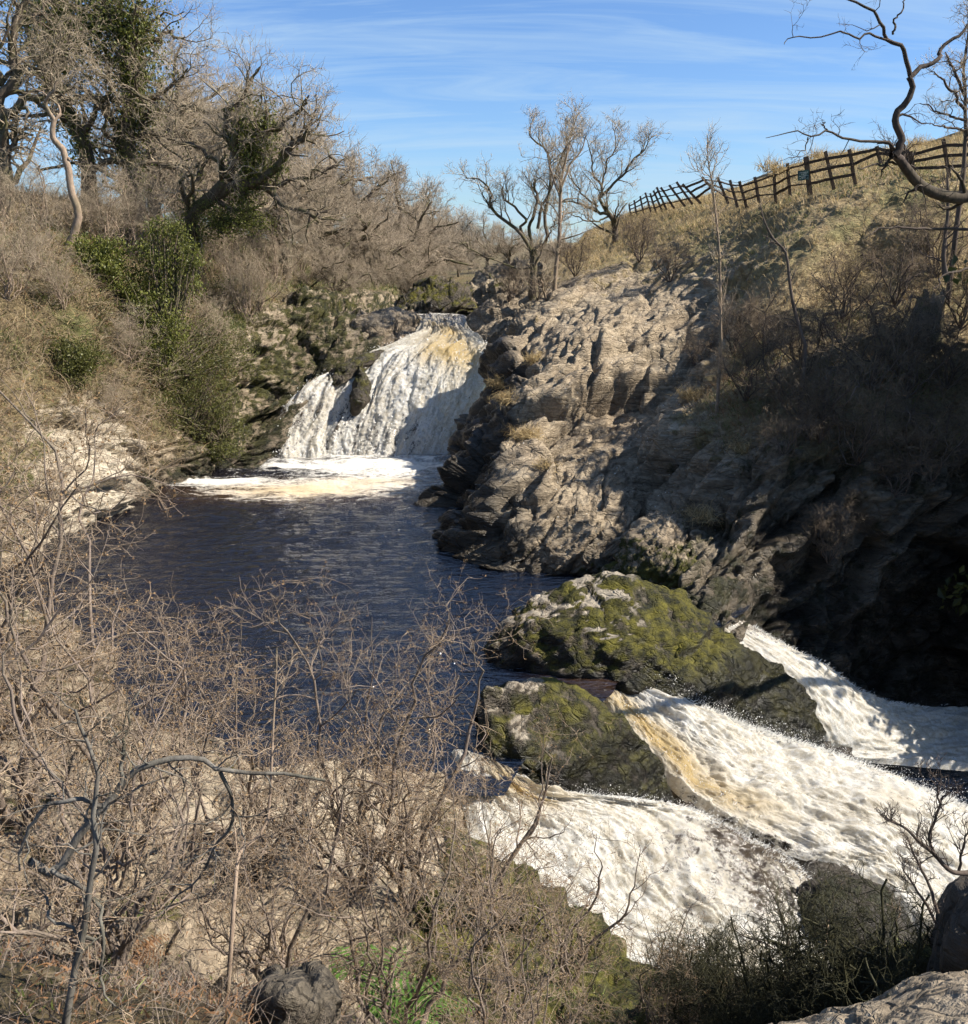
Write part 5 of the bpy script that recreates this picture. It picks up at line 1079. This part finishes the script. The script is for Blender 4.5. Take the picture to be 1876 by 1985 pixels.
leafbush('ivy_clump', 'dark ivy hanging down the white limestone face', 'ivy',
         [(110, 680, 30.4, .75, .45), (140, 690, 30.2, .7, .45), (165, 700, 30.2, .55, .4), (135, 725, 29.8, .5, .4), (95, 665, 30.6, .5, .35)], 7000, .085, M['ivy_olive'])
leafbush('trailing_creeper', 'grey green creeper trailing down the bank toward the pool left of the fall', 'creeper',
         [(345, 700, 35.5, .9, .7), (380, 740, 35.2, .9, .8), (410, 780, 35, .8, .8), (390, 820, 34.6, .8, .6), (345, 850, 34.2, .7, .6), (420, 720, 35.8, .7, .7), (350, 770, 34.8, .8, .7)], 9500, .075, M['ivy_olive'])
leafbush('trailing_creeper', 'green bramble leaves low on the bank just left of the mossy cliff', 'creeper',
         [(440, 820, 35.6, .7, .5), (455, 860, 35.4, .6, .4), (420, 870, 34.6, .6, .4), (440, 770, 36, .5, .5), (320, 800, 33.8, .6, .6)], 5200, .075, M['ivy_olive'])
leafbush('trailing_creeper', 'broad curtain of green creeper and brambles between the evergreen bush and the mossy cliff', 'creeper',
         [(400, 660, 36.6, .9, .7), (430, 620, 38, .9, .6), (460, 690, 37.6, .8, .8), (300, 740, 33.8, .8, .6), (260, 690, 33.6, .8, .5), (440, 560, 41, 1.0, .5)], 6500, .08, M['ivy_olive'])
leafbush('trailing_creeper', 'grey green creeper on the open bank left of the evergreen bush', 'creeper',
         [(60, 600, 31.5, .9, .4), (110, 570, 32.5, .8, .35), (30, 650, 30.5, .8, .4), (170, 590, 33.5, .7, .4)], 3600, .075, M['ivy_olive'])
leafbush('evergreen_bush', 'green leafy clump under the leaning oak trunk', 'bush',
         [(440, 410, 41, 1.2, .6), (480, 425, 40.6, 1.2, .5), (420, 435, 40.5, 1.0, .5)], 3600, .09, M['ivy'])

# ---------------------------------------------------------------- ground cover
def pick_on(S_, n, wfun):
    V_, N_ = S_['V'], S_['N']
    a = np.linalg.norm(np.cross(np.gradient(V_, axis=0), np.gradient(V_, axis=1)), axis=-1)
    p = (wfun(S_) * a).ravel(); p = p / p.sum()
    i = rng.choice(len(p), n, p=p)
    sz = np.sqrt(a.ravel()[i])[:, None]
    return V_.reshape(-1, 3)[i] + rng.normal(size=(n, 3)) * sz * .5, N_.reshape(-1, 3)[i]
def in_view(S_):
    d = S_['V'] - CAM; f = d @ np.array([0, cp, -sp]); r = d[..., 0] / f; t = (d @ np.array([0, sp, cp])) / f
    return ((np.abs(r) < .62) & (np.abs(t) < .62) & (f > .5)).astype(float)
UPV = np.array([0, 0, 1.])
def cover(name, S_, n, wfun, length, width, mat, bend=.6, lean=.5, Q=4, kind='stuff', lift=-.02):
    p, nn = pick_on(S_, n, wfun)
    d = nrm(nn * .6 + UPV * .7 + rng.normal(size=(n, 3)) * lean)
    L = length * (.5 + np.linalg.norm(p - CAM, axis=-1) * 0 + .7 * np.clip(.5 + fbm(p * .5, 3), 0, 1))
    v, f = ribbons(p + nn * lift, d, L, width, bend, Q)
    o = obj(name, mesh_np(name, v, [f]), mat); o['kind'] = kind
    return o
wv = lambda lo, hi: (lambda s: in_view(s) * sstep(lo, hi, s['veg']))
hill_far = lambda s: in_view(s) * sstep(.5, .85, s['veg']) * sstep(26, 34, s['V'][..., 1])
slope_near = lambda s: in_view(s) * sstep(.35, .7, s['veg']) * sstep(33, 27, s['V'][..., 1])
cover('straw_grass', RIGHT, 26000, lambda s: hill_far(s) * np.clip(1.1 - s['green'] * .9, .05, 1), .38, .030, M['straw'], .9, .45)
cover('green_grass', RIGHT, 8000, lambda s: hill_far(s) * s['green'] * (perlin(s['V'] * .35) > .02), .16, .03, M['greengrass'], .7, .4)
cover('slope_grass', RIGHT, 6000, slope_near, .34, .016, M['bracken'], .9, .5)
cover('slope_bracken', RIGHT, 6000, slope_near, .55, .014, M['deadstem'], 1.0, .8, 5)
cover('green_undergrowth', RIGHT, 6000, lambda s: slope_near(s) * (perlin(s['V'] * .8 + 5) > .05), .18, .02, M['greengrass'], .8, .6)
lv = lambda s: in_view(s) * sstep(.35, .75, s['veg'])
cover('dead_bracken', LEFT, 7000, lambda s: lv(s) * sstep(52, 40, s['V'][..., 1]), .6, .022, M['bracken'], 1.2, .8, 5)
cover('bramble_stems', LEFT, 20000, lambda s: lv(s) * sstep(60, 42, s['V'][..., 1]) * (perlin(s['V'] * .4 + 9) > -.12), 1.25, .020, M['deadstem'], 1.3, .7, 6)
cover('hanging_bramble', LEFT, 5000, lambda s: in_view(s) * sstep(.15, .3, s['veg']) * sstep(-7.5, -9, s['V'][..., 0]) * sstep(34, 31, s['V'][..., 1]), 1.1, .016, M['deadstem'], 2.4, .5, 6)
cover('bank_grass', LEFT, 26000, lambda s: lv(s) * s['green'] ** 1.5, .42, .03, M['greengrass'], .9, .5)
cover('bank_straw', LEFT, 9000, lv, .45, .028, M['straw'], 1.0, .5)
nv = lambda s: in_view(s) * sstep(.2, .6, s['veg'] + .25 * fbm(s['V'] * .9, 3))
cover('leaf_litter', NEAR, 9000, lambda s: nv(s) * sstep(12, 8, s['V'][..., 1]), .07, .012, M['bracken'], .9, 1.2, 4)
cover('dead_stems', NEAR, 5000, lambda s: nv(s) * sstep(11, 7, s['V'][..., 1]) * sstep(.5, -.5, s['V'][..., 0]), .28, .005, M['haw'], .9, .9, 5)
cover('moss_tufts', NEAR, 9000, lambda s: in_view(s) * (perlin(s['V'] * 1.2) > .1) * sstep(11, 8, s['V'][..., 1]), .07, .010, M['greengrass'], .8, .8, 3)

# tussocks of straw grass: on the skyline and hanging on the crag
def tussock(label, u, v, n, length, width, bend=1.1, off=0.0):
    c = pixel_hit(u, v); g = rng
    p = c + g.normal(size=(n, 3)) * np.array([.16, .16, .05]) * length / .4
    d = nrm(UPV + g.normal(size=(n, 3)) * .55)
    vv, f = ribbons(p, d, np.full(n, length), width, bend, 5)
    o = obj('grass_tussock', mesh_np('grass_tussock', vv - c, [f]), M['straw'], None, tuple(c))
    tag(o, label, 'grass', 'straw grass tussocks')
for a in (('straw tussock hanging over the black wall right of the main fall', 972, 745, 500, .55, .022, 2.0), ('second straw tussock just below on the same brink', 985, 775, 420, .5, .022, 2.2), ('straw grass tuft on the brow of the crag near the fall', 1040, 700, 400, .5, .022, 1.5),
          ('straw tuft on the ledge halfway down the crag', 1020, 845, 420, .5, .02, 1.8), ('small straw tuft lower on the crag above the buttress', 1060, 905, 260, .35, .016, 1.6), ('straw tuft drooping beside the mossy foot of the lower buttress', 1365, 1000, 420, .6, .014, 2.2),
          ('reddish straw tuft on the skyline left of the crooked bough', 1585, 306, 260, .7, .03, .9), ('straw tuft on the skyline right of the crooked bough', 1775, 285, 260, .7, .03, .9), ('straw tuft on the skyline above the notice', 1500, 330, 200, .6, .03, .9),
          ('straw grass tuft beside the pale sapling foot', 1340, 770, 380, .45, .018, 1.5), ('dry grass tuft at the brink of the dark cliff', 1440, 870, 380, .5, .014, 2.0)):
    tussock(*a)

# ---------------------------------------------------------------- fence with a notice on the hill
fz = thing('wooden_fence', 'dark wooden post and rail fence climbing the hill on the right', 'fence', tuple(P(1560, 372, 39)))
fb = np.array(fz.location)
# post: zoomed image pixels (foot u,v / head u,v), distance
posts = [((2160, 985), (2150, 800), 34.2), ((1765, 1010), (1732, 808), 35.4), ((1565, 1010), (1540, 880), 36.0), ((1530, 1000), (1518, 872), 36.2), ((1365, 940), (1345, 848), 36.9), ((1218, 1052), (1185, 868), 37.4), ((1092, 1080), (1048, 882), 37.9), ((958, 1110), (932, 912), 38.6),
         ((840, 1118), (826, 948), 40), ((757, 1165), (748, 985), 41), ((660, 1165), (637, 1028), 42.4), ((585, 1192), (546, 1055), 43.8), ((532, 1190), (492, 1048), 45), ((475, 1170), (420, 1030), 46.5), ((395, 1105), (328, 1030), 48.5),
         ((312, 1172), (215, 1072), 50), ((265, 1175), (180, 1058), 52), ((222, 1190), (138, 1076), 54), ((160, 1200), (90, 1090), 56), ((118, 1208), (65, 1088), 58), ((95, 1222), (46, 1108), 60), ((60, 1232), (28, 1124), 62), ((30, 1225), (0, 1120), 64), ((-10, 1240), (-30, 1140), 66.5), ((-50, 1250), (-65, 1165), 69), ((-85, 1255), (-95, 1185), 72)]
def bar(p0, p1, w_, t_, wob=.01):
    """squared timber from p0 to p1 with slightly uneven sides"""
    p0, p1 = np.array(p0), np.array(p1); d = nrm(p1 - p0); s = nrm(np.cross(d, [0, 1, 0])) if abs(d[1]) < .95 else np.array([1., 0, 0]); n_ = np.cross(s, d)
    v = []
    for t in (0, .33, .67, 1):
        c = p0 + (p1 - p0) * t + rng.normal(size=3) * wob
        v += [c + s * w_ / 2 + n_ * t_ / 2, c - s * w_ / 2 + n_ * t_ / 2, c - s * w_ / 2 - n_ * t_ / 2, c + s * w_ / 2 - n_ * t_ / 2]
    f = [[4 * k + a, 4 * k + (a + 1) % 4, 4 * k + 4 + (a + 1) % 4, 4 * k + 4 + a] for k in range(3) for a in range(4)] + [[3, 2, 1, 0], [12, 13, 14, 15]]
    return np.array(v), np.array(f)
pf = []
for k, (a, b_, Y) in enumerate(posts):
    f0, h0 = z3(Y, a)[0], z3(Y, b_)[0]
    big = k in (3, 7)
    v, f = bar(f0 - (h0 - f0) * .12, h0, .17 if big else .10, .10, .006)
    obj('post', mesh_np('post', v - fb, [f], None, False), M['wood'], fz)
    pf.append((f0, h0))
rails = [(.22, .56, .86)] * len(posts)
for k in range(len(pf) - 1):
    if k == 2: continue
    (f0, h0), (f1, h1) = pf[k], pf[k + 1]
    for q in (.20, .52, .80):
        if k in (3, 4) and q == .20: continue
        qa = q
        v, f = bar(f0 + (h0 - f0) * qa + [0, -.09, 0], f1 + (h1 - f1) * qa + [0, -.09, 0], .105, .045, .012)
        obj('rail', mesh_np('rail', v - fb, [f], None, False), M['wood'], fz)
wire = np.array([h for _, h in pf[7:]]) + [0, 0, -.05]
obj('wire', Buf().tubes(resample(wire, 60)[None], np.full((1, 60), .008), 4).mesh('wire', fb), M['wood'], fz)
# notice board
def notice():
    a, b_, c_, d_ = [z3(38.55, q)[0] + np.array([0, -.16, 0]) for q in ((880, 996), (944, 988), (944, 1046), (880, 1054))]
    base = (a + b_ + c_ + d_) / 4
    root = thing('notice_board', 'small dark green notice with pale lettering fixed to the fence rails', 'sign', tuple(base))
    n_ = np.array([0, .03, 0]); v = np.array([a, b_, c_, d_, a + n_, b_ + n_, c_ + n_, d_ + n_]) - base
    b = NB('notice_green'); gm = b.out(b.bsdf(b.mix(b.noise(b.obco(), 9, 4), (.018, .05, .042), (.035, .075, .062)), .5))
    obj('board', mesh_np('board', v, [np.array([[0, 1, 2, 3], [7, 6, 5, 4], [0, 4, 5, 1], [1, 5, 6, 2], [2, 6, 7, 3], [3, 7, 4, 0]])], None, False), gm, root)
    b = NB('notice_lettering'); wm = b.out(b.bsdf((.42, .46, .44), .6))
    vv, ff = [], []
    for r, (t, x0, x1, hgt) in enumerate(((.20, .12, .9, .085), (.36, .3, .74, .085), (.54, .10, .92, .075), (.68, .3, .72, .07), (.80, .14, .9, .06))):
        x = x0
        while x < x1:
            w_ = rng.uniform(.025, .045)
            for (xa, xb, ta, tb) in ((x, x + .012, t, t + hgt), (x, x + w_, t, t + .02), (x + w_ - .012, x + w_, t + hgt * rng.uniform(0, .5), t + hgt)):
                qd = [(xa, ta), (xb, ta), (xb, tb), (xa, tb)]
                vv += [a + (b_ - a) * s_ + (d_ - a) * y_ - np.array([0, .004 + .0005 * len(ff) / 100, 0]) - base for s_, y_ in qd]; ff.append([len(vv) - 4, len(vv) - 3, len(vv) - 2, len(vv) - 1])
            x += w_ + .018 + (.03 if rng.uniform() < .2 else 0)
    obj('lettering', mesh_np('lettering', np.array(vv), [np.array(ff)], None, False), wm, root)
notice()

# ---------------------------------------------------------------- thorn bushes in front
def hawthorn(label, seed, h=3.0, n=7, spread=.75, dens=1.0):
    g = np.random.default_rng(seed)
    limbs = []
    for k in range(n):
        a = k * 2.4 + g.uniform(-.6, .6); t = g.uniform(.15, spread) if k else .1
        d = np.array([math.cos(a) * t, math.sin(a) * t, 1.0]); d /= np.linalg.norm(d); l = h * g.uniform(.75, 1.12)
        o = np.array([math.cos(a), math.sin(a), 0]) * .05
        limbs.append(([o, o + d * l * .3 + g.normal(size=3) * .05 * h, o + d * l * .65 + g.normal(size=3) * .09 * h + [0, 0, .02], o + d * l + g.normal(size=3) * .13 * h], .011 * h * g.uniform(.7, 1.2), .004))
    gg = np.random.default_rng(seed); Q = 18
    root = thing('hawthorn_bush', label, 'bush', (0, 0, 0), 'bare thorn bushes in the foreground')
    pp = np.stack([resample(l[0], Q, .08 * h * .6, seed * 7 + i) for i, l in enumerate(limbs)]); pr = np.stack([np.linspace(l[1], l[2], Q) for l in limbs])
    for i in range(n): obj('stem', Buf().tubes(pp[i:i + 1], pr[i:i + 1], 6).mesh('stem'), M['haw'], root)
    b1, r1 = grow(pp, pr, int(10 * dens), .42 * h, (35, 80), 8, .15, 1, .55, .005, .30, .10, .45, .4, gg)
    b2, r2 = grow(b1, r1, int(6 * dens), .20 * h, (40, 85), 6, .1, 1, .6, .0029, .32, .06, .5, .4, gg)
    b3, r3 = grow(b2, r2, 5, .075 * h, (45, 90), 4, .1, 1, .7, .0021, .3, .04, .6, .4, gg)
    obj('branches', Buf().tubes(b1, r1, 4).mesh('branches'), M['haw'], root)['kind'] = 'stuff'
    obj('twigs', Buf().tubes(b2, r2, 3).tubes(b3, r3, 3).mesh('twigs'), M['hawtwig'], root)['kind'] = 'stuff'
    # leaf buds in small clusters at shoot ends and spurs
    tip = np.concatenate([b3[:, -1], b2[:, -1], b3[gg.uniform(size=len(b3)) < .35, 1]])
    tip = tip[gg.uniform(size=len(tip)) < .5]
    bp = np.repeat(tip, 3, 0) + gg.normal(size=(len(tip) * 3, 3)) * .008
    v, f = leafquads(bp, .019, -.3, .3, .7, gg)
    obj('buds', mesh_np('buds', v, [f], None, False), M['bud'], root)['kind'] = 'stuff'
    return root
HB = [hawthorn('tallest thorn bush at the left edge in front of the white limestone', 71, 3.0, 8), hawthorn('dense thorn bush left of centre whose twigs screen the dark pool', 72, 3.0, 6, .8, .85), hawthorn('open thorn bush with upright shoots before the smooth boulder', 73, 3.0, 6, .55, .8)]
hb = [(-4.9, 9.2, 1.48, 0, None), (-2.4, 8.8, .88, 1, None), (.05, 8.2, .70, 2, None),
      (-3.5, 8.2, .98, 2, 'thorn bush between the tallest one and the dense one'), (-1.35, 9.0, 1.0, 0, 'thorn bush whose brown budded tips stand against the blue water'), (-.75, 8.6, .85, 2, 'thorn bush beside the smooth boulder on its left'),
      (.7, 7.2, .52, 2, 'straggling thorn bush over the mossy bank edge by the near cascade'), (-2.9, 6.2, .85, 1, 'close thorn bush in the lower left corner'), (-1.5, 6.0, .60, 2, 'close thorn bush before the bare limestone shelf'), (-.6, 5.3, .60, 0, 'low thorn bush at bottom centre above the ferns'),
      (.25, 5.0, .38, 1, 'lowest thorn bush right of the ferns'), (-4.2, 6.6, 1.05, 2, 'thorn bush cut by the left edge below the tallest one'), (-6.6, 11.5, 1.25, 1, 'thorn bush furthest left beside the pool'), (-2.2, 4.9, .62, 2, 'close thorn bush round the arching limb'), (.05, 3.9, .36, 0, 'close thorn bush at the bottom edge right of the ferns'), 
      (1.35, 6.0, .40, 0, 'small thorn bush on the bank crest below the cascade foam')]
for (x, y, sc, k, lab) in hb:
    loc = (x, y, ground(x, y) - .05)
    if lab is None: r = HB[k]; r.location = loc; r.scale = (sc,) * 3
    else: r = dup(HB[k], loc, rng.uniform(0, 6.28), sc, lab)
# the old broken limb in the middle of the thorns and two long pale stems
def zb(Y, *q): return pl(Y, *[(a / 3.0, 1322.5 + b / 3.0) for a, b in q])
tree('hawthorn_tree', 'grey lichened hawthorn with a thick arching limb and a snapped stub at lower left', 'tree',
     [(zb((3.4, 3.6), (380, 2000), (430, 1700), (470, 1500), (520, 1220), (560, 950), (545, 800), (570, 560), (540, 430), (460, 230), (430, 150)), .040, .012),
      (zb((3.55, 3.8), (170, 1040), (260, 1090), (330, 1095), (450, 900), (580, 760), (680, 620), (780, 530), (920, 470), (1050, 440), (1160, 440), (1260, 500), (1400, 510), (1600, 520), (1880, 580)), .048, .015),
      (zb((3.55, 3.5), (600, 720), (520, 690), (400, 690), (270, 730), (210, 770), (150, 900), (100, 1090)), .026, .012),
      (zb((3.55, 3.4), (300, 1090), (410, 1170), (520, 1230), (580, 1340), (600, 1480), (590, 1650), (600, 1800), (650, 1890)), .026, .010),
      (zb((3.75, 3.9), (1280, 520), (1330, 620), (1350, 740), (1320, 860), (1260, 960), (1180, 1100), (1060, 1220), (940, 1380)), .022, .007),
      (zb((3.6, 3.7), (700, 600), (720, 420), (740, 250), (790, 60)), .022, .008),
      (zb((3.45, 3.5), (560, 1500), (420, 1440), (300, 1370), (275, 1240)), .020, .012)],
     [dict(k=9, L=.4, Q=6, wig=.35, up=.1, rr=.4, rmin=.004, t0=.2, sides=4), dict(k=5, L=.22, Q=4, wig=.35, rmin=.0026, up=.05), dict(k=3, L=.07, Q=3, wig=.3, rmin=.002)], M['lichen_bark'], M['hawtwig'], wob=.03, seed=77, thin=.42)
tree('thorn_stem', 'long straight pale young stem rising through the thorns at lower left', 'stem',
     [(zb((4.4, 5.2), (1310, 1990), (1345, 1500), (1370, 1200), (1390, 1000), (1440, 950), (1560, 800), (1580, 400), (1600, 50), (1610, -200)), .020, .006), (zb((5, 5.2), (1380, 1010), (1360, 800), (1350, 600)), .01, .004)],
     [dict(k=9, L=.55, Q=6, wig=.3, up=.15, rr=.4, rmin=.004, t0=.15, sides=4), dict(k=5, L=.22, Q=4, wig=.3, rmin=.0026), dict(k=3, L=.07, Q=3, rmin=.002)], M['pale_bark'], M['hawtwig'], wob=.02, seed=78, thin=.7)

# ferns and green plants at the foot of the frame
def fern(label, u, v, n, L, mat=None):
    b0 = pixel_hit(u, v); g = rng; vv = Buf()
    for k in range(n):
        a = g.uniform(0, 6.28); t = np.linspace(0, 1, 12)[:, None]; l = L * g.uniform(.7, 1.2)
        d = np.array([math.cos(a), math.sin(a), 0]); ax = d * l * .8 * t + np.array([0, 0, 1.]) * l * (.75 * t - .62 * t ** 2)
        sd = np.array([-d[1], d[0], 0])
        for sgn in (-1, 1):
            ln = (l * .20 * np.sin(np.pi * np.clip(t * .9 + .08, 0, 1)))
            p0 = ax; p1 = ax + sd * sgn * ln + d * l * .03 + [0, 0, -.02]; wdt = d * l * .035
            q = np.stack([p0 - wdt * .5, p1 - wdt * .2, p1 + wdt * .3, p0 + wdt * .5], 1)
            vv.add(q, np.arange(48).reshape(12, 4))
    o = obj('fern', vv.mesh('fern', None, False), mat or M['fern'], None, tuple(b0)); tag(o, label, 'fern', 'green ferns at the bottom edge')
fern('bright green fern under the thorns at bottom centre', 700, 1945, 22, .62); fern('fern with a few fronds right of the bright one', 770, 1965, 16, .52); fern('fern tuft cut by the bottom edge of the photo', 850, 1980, 14, .42)
fern('small yellow green plant on the slope behind the arching limb', 285, 1765, 12, .34, M['greengrass']); fern('tiny green plant above the leaf litter at lower left', 195, 1890, 9, .22, M['greengrass'])
def dryfern(label, u, v, n, L):
    fern(label, u, v, n, L, M['bracken'])
dryfern('rusty brown dead fern among the lower left stems', 255, 1860, 18, .36)

# heather and bilberry against the white water
HE = shrub('dark heather clump in the middle of the bottom right brink', 81, 1.0, 24, 'heather', 'heather', M['heather'], M['heather'], 'dark heather on the near brink', .9)
hs = [(1600, 5.6, 1.0, None), (1500, 6.1, .9, 'dark heather clump nearest the near cascade foam'), (1680, 5.3, 1.15, 'dark heather clump before the dark rounded rock'), (1760, 5.0, 1.2, 'tall dark heather against the white water at lower right'), (1820, 4.6, 1.0, 'heather leaning on the dark boulder'), (1420, 6.6, .75, 'low heather at the left end of the dark brink'), (1560, 5.0, .8, 'low heather just above the pale slab'), (1690, 4.6, .75, 'heather tucked behind the pale slab')]
for (u, Y, sc, lab) in hs:
    loc = foot(u, Y, .03)
    if lab is None: HE.location = loc; HE.scale = (sc,) * 3
    else: dup(HE, loc, rng.uniform(0, 6.28), sc, lab)
def zr(Y, *q): return pl(Y, *[(1250.6 + a / 3.0, 1322.5 + b / 3.0) for a, b in q])
tree('bilberry_bush', 'backlit bare bush with bristly twigs against the dark boulder', 'bush',
     [(zr((4.5, 4.4), (1900, 1110), (1780, 1100), (1680, 1000), (1600, 930), (1500, 840), (1390, 795)), .014, .004), (zr((4.5, 4.5), (1680, 1000), (1650, 900), (1690, 790), (1720, 690), (1760, 640)), .009, .004), (zr((4.5, 4.6), (1700, 1340), (1650, 1180), (1560, 1000), (1530, 900)), .01, .003), (zr((4.5, 4.5), (1690, 1400), (1640, 1300), (1560, 1180), (1500, 1090)), .009, .003), (zr((4.4, 4.4), (1710, 700), (1700, 620), (1715, 575)), .006, .003), (zr((4.5, 4.4), (1820, 1110), (1850, 950), (1880, 850)), .008, .003)],
     [dict(k=12, L=.20, Q=5, wig=.22, up=.25, rr=.5, rmin=.0026, t0=.15, sides=4), dict(k=5, L=.09, Q=3, wig=.22, up=.2, rmin=.002), dict(k=2, L=.04, Q=3, rmin=.0016)], M['twig_dark'], M['twig_dark'], wob=.01, seed=91)
for k, (lab, q) in enumerate((('thin pale bare shoot in front of the dark rounded rock', ((1060, 1420), (1090, 1300), (1120, 1200), (1210, 1105))), ('thin forked shoot left of the dark boulder', ((1410, 1530), (1440, 1420), (1480, 1330), (1400, 1290))), ('drooping leafy briar at the edge of the foam', ((840, 1640), (760, 1560), (680, 1510), (560, 1470), (520, 1440))), ('thin upright shoot against the near cascade', ((830, 1500), (780, 1320), (710, 1180), (660, 1060))))):
    t = tree('bare_shoot', lab, 'shoot', [(zr((5.2, 5.3), *q), .006, .002)], [dict(k=5, L=.16, Q=4, wig=.25, up=.2, rr=.6, rmin=.002, t0=.3), dict(k=3, L=.06, Q=3, rmin=.0015)], M['pale_bark'] if k in (0, 1) else M['twig_dark'], M['twig_dark'], wob=.01, seed=95 + k)
cover('brink_grass', NEAR, 5000, lambda s: in_view(s) * sstep(1.2, 2.2, s['V'][..., 0]) * sstep(8.5, 7, s['V'][..., 1]), .22, .006, M['heather'], .8, .5)

# ---------------------------------------------------------------- wood on the right bank, outside the picture, that shades the cliff
EV = None
def evergreen(label, seed, h=11.0):
    g = np.random.default_rng(seed)
    root = thing('yew_tree', label, 'tree', (0, 0, 0), 'yews on the right bank')
    tr = resample([[0, 0, 0], [.1, 0, h * .4], [0, .1, h * .95]], 12); rr = np.linspace(.3, .05, 12)
    obj('trunk', Buf().tubes(tr[None], rr[None], 8).mesh('trunk'), M['bark'], root)
    b1, r1 = grow(tr[None], rr[None], 60, h * .42, (55, 95), 6, .08, 1, .4, .02, .15, .05, .3, .75, g)
    obj('branches', Buf().tubes(b1, r1, 4).mesh('branches'), M['bark'], root)
    b2, r2 = grow(b1, r1, 10, 1.3, (30, 80), 4, .1, 1, .5, .01, .2, 0, .4, .3, g)
    c = np.repeat(b2.reshape(-1, 3), 6, 0); c = c + g.normal(size=c.shape) * .22
    obj('leaves', Buf().add(*leafquads(c, .34, .6, .2, .6, g)).mesh('leaves', None, False), M['ivy_olive'], root)['kind'] = 'stuff'
    return root
EV = evergreen('dense dark yew standing on the right bank', 101)
for k, (x, y, sc) in enumerate(((15.5, 21.5, .9), (17, 25.5, .95), (19, 22.5, 1.1), (22, 24, 1.2), (20, 23.0, (1.1, 1.1, 1.22)), (24, 22.6, (1.2, 1.2, 1.45)))):
    loc = (x, y, ground(x, y) - .2)
    if k == 0: EV.location = loc; EV.scale = (sc,) * 3
    else: dup(EV, loc, k * 1.3, sc)
